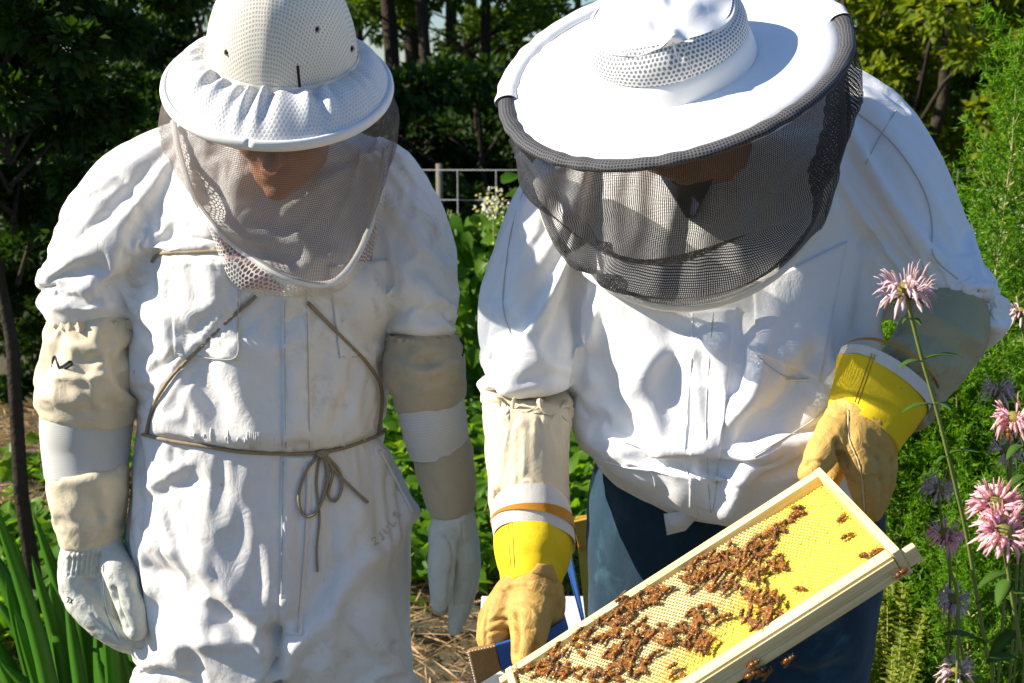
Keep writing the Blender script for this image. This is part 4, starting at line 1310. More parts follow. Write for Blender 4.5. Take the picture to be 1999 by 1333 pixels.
def comb_mesh(u0, u1, v0, v1, pitch, w_base, side):
    V = []; F = []; wax = []; flo = []
    R = pitch / math.sqrt(3)
    dv = pitch * math.sqrt(3) / 2
    nrow = int((v1 - v0) / dv); ncol = int((u1 - u0) / pitch)
    rr = random.Random(2)
    for j in range(nrow):
        for i in range(ncol):
            cu = u0 + pitch * (i + .5 + (.5 if j % 2 else 0)); cv = v0 + dv * (j + .5)
            if cu + R > u1 or cv + R > v1: continue
            # drawn-out comb on the left, bare foundation to the right and in one tongue
            px = cu / FL; pv = cv / FS
            k = noise.noise(Vector((cu * 11, cv * 11, 3.0))) * .35
            dr_ = 1 / (1 + math.exp(-((.74 - .25 * (pv - .3)) - px + k * .5) * 14))
            tongue = math.exp(-(((px - .52) / .16) ** 2 + ((pv - .88) / .22) ** 2)) + .8 * math.exp(-(((px - .30) / .10) ** 2 + ((pv - .95) / .1) ** 2))
            dr_ = max(0, min(1, dr_ - tongue))
            h = .0016 + .0065 * dr_ + rr.uniform(-.0004, .0004)
            wl = .80 - .06 * dr_
            k0 = len(V)
            jit = [(rr.uniform(-.03, .03), rr.uniform(-.03, .03)) for _ in range(6)]
            for q in range(6):
                a = math.pi / 6 + q * math.pi / 3
                V.append(tuple(fp(cu + R * math.cos(a), cv + R * math.sin(a), side * (w_base + h)))); wax.append(dr_); flo.append(0)
            for q in range(6):
                a = math.pi / 6 + q * math.pi / 3
                V.append(tuple(fp(cu + R * wl * (math.cos(a) + jit[q][0]), cv + R * wl * (math.sin(a) + jit[q][1]), side * (w_base + h - .0002)))); wax.append(dr_); flo.append(0)
            for q in range(6):
                a = math.pi / 6 + q * math.pi / 3
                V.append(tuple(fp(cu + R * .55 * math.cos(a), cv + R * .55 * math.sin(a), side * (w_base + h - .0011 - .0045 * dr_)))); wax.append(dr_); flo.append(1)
            for q in range(6):
                n_ = (q + 1) % 6
                F.append((k0 + q, k0 + n_, k0 + 6 + n_, k0 + 6 + q))
                F.append((k0 + 6 + q, k0 + 6 + n_, k0 + 12 + n_, k0 + 12 + q))
            F.append(tuple(k0 + 12 + q for q in range(6)))
    if side < 0: F = [tuple(reversed(f)) for f in F]
    me = mesh_from('honeycomb', V, F)
    a = me.attributes.new('wax', 'FLOAT', 'POINT'); a.data.foreach_set('value', wax)
    a = me.attributes.new('floor', 'FLOAT', 'POINT'); a.data.foreach_set('value', flo)
    return me
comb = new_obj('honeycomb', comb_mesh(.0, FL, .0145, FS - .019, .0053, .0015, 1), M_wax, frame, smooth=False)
comb['kind'] = 'stuff'
fbox('foundation_sheet', .0005, FL - .0005, .0150, FS - .0195, -.0010, .0018, M_wax, frame, bev=.0002)

# ---- bees
m, nt, p = nmat('bee_abdomen')
sx = N(nt, 'ShaderNodeSeparateXYZ'); nt.links.new(objco(nt), sx.inputs[0])
wv = math_n(nt, 'SINE', math_n(nt, 'MULTIPLY', sx.outputs[0], 3300))
oi = N(nt, 'ShaderNodeObjectInfo')
am = mixc(nt, oi.outputs['Random'], (.20, .060, .005), (.48, .16, .012))
nt.links.new(mixc(nt, ramp(nt, wv, [(.45, (0, 0, 0)), (.75, (1, 1, 1))]), am, (.035, .012, .005)), p.inputs['Base Color'])
p.inputs['Roughness'].default_value = .2
M_bee_ab = m
M_bee_th = plain('bee_thorax', (.13, .052, .008), .4, .5, .5, 900, .8, .0006)
M_bee_leg = plain('bee_legs', (.05, .02, .01), .4, .4)
m, nt, p = nmat('bee_wing')
p.inputs['Base Color'].default_value = (.36, .15, .03, 1); p.inputs['Roughness'].default_value = .15
p.inputs['Alpha'].default_value = .30; p.inputs['Specular IOR Level'].default_value = 1.0
M_bee_wing = m
def bee_body(bend):
    X, Y, Z = Vector((1, 0, 0)), Vector((0, 1, 0)), Vector((0, 0, 1))
    parts = []
    ab = []
    for i in range(8):
        t = i / 7
        r = .0027 * math.sin(math.pi * (.12 + .80 * t)) ** .7 * (1 - .30 * t)
        c = Vector((-.0012 - .0070 * t, bend * .0016 * t * t, .0026 - .0012 * t * t))
        ab.append([c + Y * (r * math.cos(a)) + Z * (r * .85 * math.sin(a)) for a in np.linspace(0, 2 * math.pi, 9)[:-1]])
    ab.append([Vector((-.0092, bend * .0018, .0010)) + Y * (.0002 * math.cos(a)) + Z * (.0002 * math.sin(a)) for a in np.linspace(0, 2 * math.pi, 9)[:-1]])
    parts.append((loft(ab), 0))
    parts.append((ellipsoid(Vector((.0008, 0, .0030)), (X, Y, Z), (.0024, .0023, .0022), 8, 6), 1))
    parts.append((ellipsoid(Vector((.0034, 0, .0026)), (X, Y, Z), (.0011, .0016, .0013), 7, 5), 1))
    rr = random.Random(int(bend * 10) + 7)
    for s in (1, -1):
        for k, (x, a) in enumerate(((.0018, .7), (.0006, 1.6), (-.0006, 2.5))):
            b = Vector((x, s * .0010, .0020)); a += rr.uniform(-.2, .2)
            kn = b + Vector((math.cos(a) * .0026, s * math.sin(a) * .0026, .0010))
            ft = kn + Vector((math.cos(a) * .0022, s * math.sin(a) * .0022, -.0030))
            parts.append((tube_along([b, kn, ft], [.00026, .00022, .0001], 4), 2))
        h = Vector((.0043, s * .0005, .0030))
        parts.append((tube_along([h, h + Vector((.0012, s * .0006, .0007)), h + Vector((.0026, s * .0012, -.0004))], .00013, 3), 2))
    V, F = join_VF([p_[0] for p_ in parts])
    me = mesh_from('honey_bee', V, F)
    for mm in (M_bee_ab, M_bee_th, M_bee_leg): me.materials.append(mm)
    k = 0; idx = []
    for (v, f), mi in parts: idx += [mi] * len(f)
    me.polygons.foreach_set('material_index', idx)
    me.polygons.foreach_set('use_smooth', [True] * len(idx))
    return me
def wing_mesh(s):
    pts = [(0, 0), (-.0020, .0006), (-.0055, .0020), (-.0085, .0027), (-.0096, .0019), (-.0088, .0008), (-.0050, -.0002), (-.002, -.0004)]
    V = []
    for dz in (0, .00005):
        V += [(.0004 + x, s * (.0009 + y * 1.15), .0047 - x * .05 + dz) for x, y in pts]
    n = len(pts)
    F = [tuple(range(n)), tuple(range(2 * n - 1, n - 1, -1))] + [(i, i + n, (i + 1) % n + n, (i + 1) % n) for i in range(n)]
    me = mesh_from('wing', V, F); me.materials.append(M_bee_wing)
    return me
bee_me = [bee_body(b) for b in (-1, 0, 1)]
wing_me = [wing_mesh(1), wing_mesh(-1)]
brr_ = random.Random(11)
n_bee = 0
def bee(pos, up, heading, label, group='honey bees on the comb'):
    global n_bee
    x = heading - up * heading.dot(up); x.normalize()
    y = up.cross(x)
    o = bpy.data.objects.new('honey_bee', bee_me[n_bee % 3]); COL.objects.link(o)
    s = brr_.uniform(1.18, 1.42)
    o.matrix_world = Matrix.Translation(pos) @ Matrix((x, y, up)).transposed().to_4x4() @ Matrix.Scale(s, 4)
    tag(o, label, 'bee', group)
    for w in wing_me:
        c = bpy.data.objects.new('wing', w); COL.objects.link(c); c.parent = o
    n_bee += 1
    return o
def comb_bee(px, py, label, group='honey bees on the comb', lift=0, ang=None):
    u, v = f_uv(px, py)
    if not (.004 < u < FL - .002 and .012 < v < FS - .02): return False
    a = brr_.uniform(0, 6.28) if ang is None else ang
    up = (FW + FU * brr_.uniform(-.2, .2) + FV * brr_.uniform(-.2, .2)).normalized()
    bee(fp(u, v, .0085 + lift if u < .33 else .0040 + lift), up, FU * math.cos(a) + FV * math.sin(a), label, group)
    return True
singles = [(1640, 1012, 'single bee on bare yellow foundation near the side bar, upper one'), (1650, 1047, 'single dark bee on bare foundation below the upper lone bee'),
           (1558, 1148, 'lone bee in middle of bare yellow foundation'), (1425, 1205, 'lone bee between the dense cluster and the right cluster'),
           (1403, 1212, 'small bee just left of the lone bee between clusters'), (1372, 1272, 'long bee at lower end of the main cluster'),
           (1605, 1180, 'bee at lower edge of comb touching the top bar, right one'), (1585, 1192, 'bee at lower edge of comb touching the top bar, left one'),
           (1471, 1262, 'bee right of the small pair near the lower bar')]
for x, y, lb in singles: comb_bee(x, y, lb, 'lone honey bees on bare comb')
for x, y in ((1688, 1082), (1701, 1087), (1706, 1076)): comb_bee(x, y, 'bee in the trio by the right corner of the frame', 'trio of bees in the right corner')
LBL = 'brown bee crawling among the dense clusters on the comb'
blobs = [(1060, 1312, 38, 14, 12, 0), (1085, 1300, 28, 16, 9, -.5), (1128, 1262, 42, 18, 20, -.6), (1165, 1290, 42, 24, 20, 0), (1150, 1322, 50, 10, 10, 0), (1205, 1262, 30, 26, 13, 0),
         (1200, 1218, 45, 16, 14, -.55), (1250, 1186, 42, 15, 14, -.5), (1285, 1170, 30, 12, 10, -.4), (1236, 1235, 30, 28, 15, 0), (1325, 1244, 46, 22, 16, .1), (1350, 1255, 34, 16, 12, .2),
         (1372, 1208, 24, 16, 7, 0), (1375, 1112, 42, 16, 18, -.5), (1425, 1092, 40, 13, 13, -.5), (1395, 1138, 44, 18, 14, -.2), (1452, 1110, 34, 12, 9, 0), (1489, 1060, 30, 14, 14, -.6), (1470, 1082, 26, 12, 8, -.5),
         (1525, 1030, 14, 8, 4, -.5), (1553, 1000, 14, 10, 5, -.8), (1520, 1100, 20, 11, 7, 0), (1476, 1130, 14, 9, 4, 0), (1452, 1160, 30, 9, 4, 0), (1495, 1172, 34, 14, 10, .2), (1500, 1212, 42, 15, 15, .1), (1490, 1236, 18, 10, 5, 0),
         (1445, 1272, 9, 7, 3, 0), (1330, 1312, 10, 8, 3, 0), (1238, 1292, 40, 24, 15, 0), (1215, 1325, 40, 8, 6, 0)]
for bx, by, rx, ry, n, rot in sorted(blobs, key=lambda q: q[4]):
    LBL = ('brown bee in the dense crowd at the lower left end of the comb' if bx < 1215 else 'brown bee in the crowd along the upper bar, left of middle' if by < 1200 and bx < 1300 else
           'brown bee in the band of bees under the upper bar' if by < 1125 else 'brown bee in the right hand cluster in the middle of the comb' if bx > 1440 else 'brown bee in the central crowd on the comb')
    placed = []
    tries = 0
    while len(placed) < n and tries < n * 12:
        tries += 1
        a = brr_.uniform(0, 6.28); r = math.sqrt(brr_.random())
        dx, dy = 1.22 * rx * r * math.cos(a), 1.3 * ry * r * math.sin(a)
        x = bx + dx * math.cos(rot) - dy * math.sin(rot); y = by + dx * math.sin(rot) + dy * math.cos(rot)
        if any(math.hypot(x - q[0], (y - q[1]) * 1.3) < 13.5 for q in placed): continue
        if n_bee < 292 and comb_bee(x, y, LBL, lift=brr_.choice((0, 0, .0015, .003))): placed.append((x, y))
        else: tries += 1
# bees on the bars
def bar_bee(px, py, w, nrm, label, u=None, v=None, grp='bees on the frame bars'):
    r = ray(px, py); o = EYE - w
    t = -(o.dot(nrm)) / r.dot(nrm)
    bee(EYE + r * t, nrm, FU * brr_.uniform(-1, 1) + FW.cross(nrm) * .3 + FU * .2, label, grp)
bar_bee(1136, 1232, fp(0, 0, .0168), FW, 'bee standing on the upper bar of the frame nearest the left glove')
bar_bee(1212, 1174, fp(0, 0, .0168), FW, 'bee standing on the upper bar of the frame above the cluster')
for x, y in ((1473, 1290), (1484, 1303), (1498, 1308), (1540, 1282), (1468, 1312)):
    bar_bee(x, y, fp(0, FS + .0020, 0), FV, 'bee clinging to the outer side of the lower bar', grp='bees hanging on the lower bar')
bar_bee(1752, 1118, fp(0, FS + .0020, 0), FV, 'bee on the outer corner of the frame beside the right end')

# ------------------------------------------------------------------ things round the frame
def atz(px, py, z):
    r = ray(px, py); return EYE + r * ((z - EYE.z) / r.z)
def solid(name, quad, thick_dir, mat, parent, bev=.001):
    """slab from four corners with a thickness vector"""
    bm = bmesh.new()
    a = [bm.verts.new(q) for q in quad]; b = [bm.verts.new(q + thick_dir) for q in quad]
    bm.faces.new(a); bm.faces.new(list(reversed(b)))
    for i in range(4): bm.faces.new((a[i], b[i], b[(i + 1) % 4], a[(i + 1) % 4]))
    bmesh.ops.recalc_face_normals(bm, faces=bm.faces)
    bmesh.ops.bevel(bm, geom=bm.edges[:], offset=bev, segments=2, profile=.6, affect='EDGES')
    me = bpy.data.meshes.new(name); bm.to_mesh(me); bm.free()
    return new_obj(name, me, mat, parent, smooth=False)
M_wpaint = plain('white_paint', (.72, .73, .75), .5, .3, .06, 12, .2)
M_bpaint = plain('blue_paint', (.02, .10, .36), .4, .4, .2, 25, .2)
M_ypaint = plain('yellow_paint', (.62, .36, .03), .5, .3, .35, 14, .3)
M_brown = plain('brown_leather', (.26, .15, .05), .55, .3, .35, 22, .4)
p0 = atz(940, 1163, .56)
hx0, hy1 = p0.x, p0.y
hive = tag(empty('beehive', (hx0 + .26, hy1 - .22, 0)), 'white wooden beehive behind the left yellow glove', 'beehive')
def wbox(name, x0, x1, y0, y1, z0, z1, mat, parent, bev=.003):
    return solid(name, [Vector((x0, y0, z1)), Vector((x1, y0, z1)), Vector((x1, y1, z1)), Vector((x0, y1, z1))], Vector((0, 0, z0 - z1)), mat, parent, bev)
wbox('lid', hx0, hx0 + .52, hy1 - .42, hy1, .51, .56, M_wpaint, hive)
wbox('hive_box', hx0 + .02, hx0 + .50, hy1 - .40, hy1 - .02, .27, .509, M_wpaint, hive)
wbox('hive_box', hx0 + .02, hx0 + .50, hy1 - .40, hy1 - .02, .05, .268, M_wpaint, hive)
wbox('floor_board', hx0, hx0 + .52, hy1 - .46, hy1 - .01, .0, .048, M_wpaint, hive)
bd = tag(empty('painted_board', at(1140, 1218, 2.30)), 'worn yellow board with blue edge standing behind the jeans', 'board')
q = [at(1122, 1014, 2.40), at(1200, 1002, 2.48), at(1215, 1225, 2.38), at(1143, 1219, 2.30)]
solid('yellow_face', q, Vector((.004, .022, 0)), M_ypaint, bd, .002)
solid('blue_edge', [at(1101, 1088, 2.37), at(1116, 1092, 2.365), at(1142, 1222, 2.297), at(1134, 1212, 2.30)], Vector((.002, .018, 0)), M_bpaint, bd, .001)
solid('yellow_cap', [at(1116, 1016, 2.39), at(1168, 1004, 2.42), at(1168, 1060, 2.40), at(1130, 1066, 2.38)], Vector((0, -.012, 0)), M_ypaint, bd, .002)
bel = tag(empty('smoker_bellows', at(1010, 1270, 1.66)), 'blue wooden bellows with brown leather end gripped by the left glove', 'bellows')
solid('bellows_board', [at(966.5, 1259, 1.574), at(1003, 1249, 1.578), at(1012, 1300, 1.578), at(980, 1309, 1.574)], Vector((.002, .016, -.004)), M_bpaint, bel, .0015)
solid('bellows_board', [at(1035, 1248, 1.60), at(1098, 1213, 1.62), at(1108, 1248, 1.62), at(1045, 1290, 1.60)], Vector((.004, .05, -.006)), M_bpaint, bel, .002)
lp = solid('leather_end', [at(912, 1270, 1.570), at(966, 1259, 1.573), at(979, 1309, 1.573), at(928, 1340, 1.570)], Vector((.002, .018, -.004)), M_brown, bel, .003)
st = []
for i in range(14):
    a = at(913 + i * 1.2, 1273 + i * 5.0, 1.569)
    st.append(tube_along([a, a + Vector((.002, 0, -.002))], .0008, 5))
for i in range(9):
    a = at(915 + i * 6, 1271.5 - i * 1.3, 1.569)
    st.append(tube_along([a, a + Vector((.0025, 0, 0))], .0008, 5))
v, f = join_VF(st)
o_ = part('stitching', mesh_from('stitching', v, f), M_band, lp); o_['kind'] = 'stuff'
# ------------------------------------------------------------------ ground, sky-side woods, garden plants
rng = np.random.default_rng(7)
def unit(a): return a / np.maximum(1e-9, np.linalg.norm(a, axis=1))[:, None]

def leaves(name, B, A, Nn, L, W, mat, parent=None, fold=.15, droop=.15, kind=None, shape=4):
    """B base, A along the leaf, Nn its upper side, L length, W width (arrays)"""
    n = len(B)
    A = unit(A); S = unit(np.cross(A, Nn)); U = np.cross(S, A)
    L = np.broadcast_to(L, n)[:, None]; W = np.broadcast_to(W, n)[:, None]
    if shape == 4:
        V = np.stack([B, B + A * L * .45 + S * W * .5 + U * W * fold, B + A * L - U * L * droop, B + A * L * .45 - S * W * .5 + U * W * fold], 1).reshape(-1, 3)
        k = np.arange(n)[:, None] * 4
        F = np.concatenate([k + np.array([[0, 1, 2]]), k + np.array([[0, 2, 3]])], 0)
    else:   # broad leaf, seven corners
        V = np.stack([B, B + A * L * .08 + S * W * .36 + U * W * fold * .8, B + A * L * .42 + S * W * .52 + U * W * fold, B + A * L * .78 + S * W * .25 + U * W * fold * .3 - U * L * droop * .4,
                      B + A * L - U * L * droop, B + A * L * .78 - S * W * .25 + U * W * fold * .3 - U * L * droop * .4, B + A * L * .42 - S * W * .52 + U * W * fold, B + A * L * .08 - S * W * .36 + U * W * fold * .8,
                      B + A * L * .42 - U * L * droop * .1], 1).reshape(-1, 3)
        k = np.arange(n)[:, None] * 9
        F = np.concatenate([k + np.array([t]) for t in ([0, 1, 8], [1, 2, 8], [2, 3, 8], [3, 4, 8], [4, 5, 8], [5, 6, 8], [6, 7, 8], [7, 0, 8])], 0)
    me = fast_mesh(name, V, F)
    o = new_obj(name, me, mat, parent, smooth=False)
    if kind: o['kind'] = kind
    return o

def rand_dirs(n, up=0.0):
    d = rng.normal(size=(n, 3)); d = unit(d); d[:, 2] += up
    return unit(d)

# ground
m, nt, p = nmat('garden_soil')
co = objco(nt)
f1 = noise_n(nt, .9, 6, .65, co); f2 = noise_n(nt, 14, 6, .7, co)
c = mixc(nt, ramp(nt, f1, [(.4, (0, 0, 0)), (.6, (1, 1, 1))]), (.05, .035, .02), (.045, .06, .02))
nt.links.new(mixc(nt, f2, c, (.11, .08, .045)), p.inputs['Base Color']); p.inputs['Roughness'].default_value = .95
nt.links.new(bump(nt, f2, .8, .03), p.inputs['Normal'])
M_soil = m
n_ = 60
gx = np.concatenate([[-400, -150, -60, -25], np.linspace(-10, 10, 40), [25, 60, 150, 400]])
gy = np.concatenate([[-200, -40, -10], np.linspace(-2, 16, 50), [22, 32, 60, 150, 400]])
V = []; F = []
for j, yy in enumerate(gy):
    for i, xx in enumerate(gx):
        V.append((xx, yy, noise.noise(Vector((xx * .8, yy * .8, 0))) * .03 * (abs(xx) < 11 and yy > 2.6 and yy < 20)))
for j in range(len(gy) - 1):
    for i in range(len(gx) - 1):
        a = j * len(gx) + i; F.append((a, a + 1, a + 1 + len(gx), a + len(gx)))
tag(new_obj('ground', mesh_from('ground', V, F), M_soil), kind='structure')

# straw mulch
n = 26000
B = np.column_stack([rng.uniform(-3.2, 1.6, n), rng.uniform(2.3, 7.2, n), np.zeros(n)])
B[:, 2] = rng.uniform(.0, .06, n) ** 1.0
A = rng.normal(size=(n, 3)); A[:, 2] *= .18
M_straw = leafmat('straw', (.30, .17, .07), (.60, .42, .22), .1, .6)
tag(leaves('straw_mulch', B, A, np.tile([0, 0, 1.], (n, 1)) + rng.normal(size=(n, 3)) * .5, rng.uniform(.05, .16, n), rng.uniform(.003, .007, n), M_straw, None, .1, .03), 'loose golden straw mulch strewn over the garden soil', 'straw', kind='stuff')

# ---- trees
def tree(x, y, h, trunk_r, crown_z0, crown_r, nclump, leafn, leaf, mat, label, group, seed, flat=1.0, name='tree', lean=0.0):
    r = random.Random(seed); g = np.random.default_rng(seed)
    t = tag(empty(name, (x, y, 0)), label, 'tree', group)
    # trunk with limbs
    pts = [(Vector((x + lean * k * h / 6 + r.uniform(-.05, .05) * k, y + r.uniform(-.05, .05) * k, h * k / 6)), trunk_r * (1 - k / 7.5)) for k in range(7)]
    parts = [tube_along([q[0] for q in pts], [q[1] for q in pts], 8)]
    clumps = []
    for k in range(nclump):
        z = r.uniform(crown_z0, h)
        fz = (z - crown_z0) / max(.1, h - crown_z0)
        rad = crown_r * (.55 + .45 * math.sin(math.pi * (.15 + .75 * fz))) * math.sqrt(r.uniform(.05, 1))
        a = r.uniform(0, 6.28)
        c = Vector((x + lean * z + rad * math.cos(a), y + rad * math.sin(a) * flat, z))
        clumps.append((c, r.uniform(.22, .5) * crown_r * .42))
        if k % 3 == 0 and rad > .2:
            s = Vector((x + lean * (z - rad * .4), y, max(.2, z - rad * .5)))
            parts.append(tube_along([s, s.lerp(c, .5) + Vector((0, 0, .06)), c], [trunk_r * .32, trunk_r * .2, trunk_r * .07], 5))
    v, f = join_VF(parts)
    tr = part('trunk', mesh_from('trunk', v, f), M_bark, t)
    per = max(8, leafn // nclump)
    Bs = []; As = []
    for c, cr in clumps:
        d = rand_dirs_g(g, per)
        rr_ = cr * g.uniform(.25, 1, per) ** .6
        Bs.append(np.array(c) + d * rr_[:, None] * np.array([1, 1, .62])); As.append(d + g.normal(size=(per, 3)) * .5)
    B = np.concatenate(Bs); A = np.concatenate(As)
    Nn = g.normal(size=(len(B), 3)) * .5 + np.array([0, 0, 1.])
    leaves('crown', B, A, Nn, g.uniform(.7, 1.25, len(B)) * leaf, g.uniform(.45, .7, len(B)) * leaf, mat, t)
    return t
def rand_dirs_g(g, n):
    d = g.normal(size=(n, 3)); return d / np.linalg.norm(d, axis=1)[:, None]

def X(px, Y): return at(px, 400, Y).x
# tall trees: trunks and the lower crowns show along the top of the picture
tall = [(215, 15, 'slim'), (262, 17, 'slim'), (300, 14.5, 'slim'), (345, 19, 'slim'), (770, 13, 'slim'), (812, 15, 'slim'), (846, 12.5, 'slim'), (884, 16, 'slim'), (905, 19, 'slim'), (960, 14, 'slim'), (1010, 17, 'slim'), (380, 22, 'slim'), (1120, 20, 'slim'), (700, 20, 'slim')]
tl = ['slim dark tree trunk nearest the left edge', 'slim tree second from the left behind the pale helmet', 'slim tree with bright sky gap on its right', 'thin tree seen left of the pale helmet', 'trunk just right of the pale helmet brim', 'dark trunk between the two hats, left of middle',
      'dark forked trunk in the gap between the two hats', 'thin trunk beside a gap of bright sky', 'thin far trunk under the bright gap', 'trunk just left of the wide hat', 'trunk behind the left rim of the wide hat', 'tree behind the helmet brim', 'tree hidden mostly behind the wide hat', 'tree behind the pale helmet crown']
for i, (px, Y, _) in enumerate(tall):
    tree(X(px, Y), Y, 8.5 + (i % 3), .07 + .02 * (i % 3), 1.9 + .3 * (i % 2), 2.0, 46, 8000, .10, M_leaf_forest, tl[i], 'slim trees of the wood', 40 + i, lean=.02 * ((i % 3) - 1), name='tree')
under = [(150, 10), (330, 11), (480, 12), (640, 11), (800, 10.5), (930, 9.5), (1040, 11), (1180, 12), (1330, 13), (1500, 12)]
for i, (px, Y) in enumerate(under):
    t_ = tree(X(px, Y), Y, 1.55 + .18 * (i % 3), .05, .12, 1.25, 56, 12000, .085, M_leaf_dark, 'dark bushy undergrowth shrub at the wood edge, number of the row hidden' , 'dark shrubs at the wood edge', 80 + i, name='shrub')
    t_['label'] = ['dark shrub at the wood edge by the left border', 'dark shrub left of the pale helmet', 'dark shrub behind the left shoulder', 'dark shrub behind the pale veil', 'dark shrub right of the pale veil over the wire fence', 'dark shrub above the wire fence near the wide hat', 'dark shrub behind the wide hat left rim', 'dark shrub hidden behind the wide hat', 'dark shrub behind the wide hat crown', 'dark shrub behind the right rim of the wide hat'][i]
    t_['category'] = 'shrub'
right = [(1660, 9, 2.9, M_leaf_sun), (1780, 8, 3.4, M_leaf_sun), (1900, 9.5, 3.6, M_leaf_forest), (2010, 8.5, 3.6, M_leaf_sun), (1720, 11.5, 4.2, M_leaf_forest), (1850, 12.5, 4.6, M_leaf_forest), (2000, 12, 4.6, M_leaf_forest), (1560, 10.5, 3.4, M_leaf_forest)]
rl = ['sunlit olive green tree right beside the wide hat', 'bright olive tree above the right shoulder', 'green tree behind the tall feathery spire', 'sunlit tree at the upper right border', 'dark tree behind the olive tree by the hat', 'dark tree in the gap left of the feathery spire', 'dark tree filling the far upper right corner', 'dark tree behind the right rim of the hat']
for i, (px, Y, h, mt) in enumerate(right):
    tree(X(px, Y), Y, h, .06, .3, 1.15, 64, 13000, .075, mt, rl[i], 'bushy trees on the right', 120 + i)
# dark evergreen close on the left, and two more further back
for i, (x, y, h, r_, lb) in enumerate(((-1.52, 3.9, 3.0, .52, 'dense dark evergreen filling the left border'), (-1.95, 8.2, 2.6, .9, 'dark evergreen behind the left shoulder'), (-3.2, 8.6, 3.6, 1.2, 'dark evergreen further back on the left'))):
    tree(x, y, h, .028, 1.3 if y < 5 else .3, r_, 90, 30000, .045, M_leaf_dark, lb, 'dark evergreens on the left', 150 + i, name='evergreen')
for i, (x, y) in enumerate(((-2.75, 7.5), (-2.1, 7.3), (-1.5, 7.7))):
    t_ = tree(x, y, 1.1, .03, .05, .7, 40, 9000, .06, M_leaf_dark, ('low dark shrub under the evergreens at the left border', 'low dark shrub left of the canvas sleeve', 'low dark shrub behind the left shoulder')[i], 'low dark shrubs on the left', 190 + i, name='shrub')
    t_['category'] = 'shrub'
# the far wood
Bs = []
for k in range(240):
    c = np.array([rng.uniform(-24, 24), rng.uniform(26, 40), 0]); c[2] = rng.uniform(.1, 1.5)
    d = rand_dirs(260); Bs.append(c + d * (rng.uniform(.3, 1, 260) ** .5)[:, None] * np.array([1.6, 1.2, .9]))
B = np.concatenate(Bs)
tag(leaves('distant_wood', B, rng.normal(size=B.shape), rng.normal(size=B.shape) + [0, 0, 1], .26, .16, M_leaf_dark), 'far dark wood closing the view behind the tree trunks', 'wood', kind='stuff')

# ---- wire fence
M_wire = plain('galvanised_wire', (.15, .16, .16), .6, .3, .1, 60, .1, .001, .6)
FY = 6.7
fz = at(900, 332, FY).z
fence = tag(empty('wire_fence', (0, FY, 0)), 'galvanised welded wire fence between the two people, overgrown with vines', 'fence')
def wire(a, b, r):
    me = mesh_from('wire', *tube_along([a, a.lerp(b, .5) + Vector((0, 0, -.002)), b], r, 5))
    return part('wire', me, M_wire, fence)
xs0 = X(894, FY) - .20 * 2
for i in range(19):
    wire(Vector((xs0 + i * .20, FY, .02)), Vector((xs0 + i * .20, FY, fz)), .0042)
z = fz
for i in range(9):
    wire(Vector((xs0, FY + .006, z)), Vector((xs0 + 18 * .20, FY + .006, z)), .0036 if i == 0 else .0032)
    z -= .155
for i, px in enumerate((858, 1300, 1720)):
    x = X(px, FY + .04)
    part('fence_post', mesh_from('fence_post', *tube_along([Vector((x, FY + .05, 0)), Vector((x, FY + .05, fz + .03))], .018, 8)), plain('weathered_post', (.16, .14, .11), .9) if 'weathered_post' not in MATS else MATS['weathered_post'], fence)

# ---- climbing bean vine on the fence and vegetable leaves on the ground
def vine(x0, x1, z0, z1, y, n, label, seed, name='bean_vine'):
    g = np.random.default_rng(seed); r = random.Random(seed)
    t = tag(empty(name, ((x0 + x1) / 2, y, 0)), label, 'vine', 'bean vines on the wire fence')
    parts = []; stems = []
    for k in range(5):
        x = r.uniform(x0, x1); pts = []
        for q in range(8):
            pts.append(Vector((x + r.uniform(-.08, .08), y + r.uniform(-.06, .04), z0 + (z1 - z0) * q / 7)))
        stems.append(pts); parts.append(tube_along(pts, .004, 5))
    v, f = join_VF(parts); part('stem', mesh_from('stem', v, f), M_stem, t)
    B = np.column_stack([g.uniform(x0 - .1, x1 + .1, n), y + g.normal(size=n) * .10 - .06, g.uniform(z0, z1, n)])
    A = np.column_stack([g.normal(size=n) * .8, -np.abs(g.normal(size=n)) * .5, g.normal(size=n) * .5 - .5])
    Nn = np.column_stack([g.normal(size=n) * .5 - .3, -np.ones(n) * .8, .7 + g.normal(size=n) * .4])
    o = leaves('leaf', B, A, Nn, g.uniform(.06, .12, n), g.uniform(.055, .10, n), M_leaf_bean, t, .18, .25, shape=9)
    o['kind'] = 'stuff'
vine(X(835, 6.6), X(900, 6.6), .1, 1.15, 6.68, 230, 'bean vine climbing the fence beside the left person', 1)
vine(X(905, 6.55), X(1000, 6.55), .1, 1.10, 6.68, 280, 'bean vine climbing the fence beside the right person', 2)
vine(X(1010, 6.6), X(1200, 6.6), .1, 1.3, 6.6, 300, 'bean vine on the fence behind the white jacket', 3)
vine(X(500, 6.6), X(820, 6.6), .1, .75, 6.6, 200, 'bean vine on the fence behind the coverall', 4)

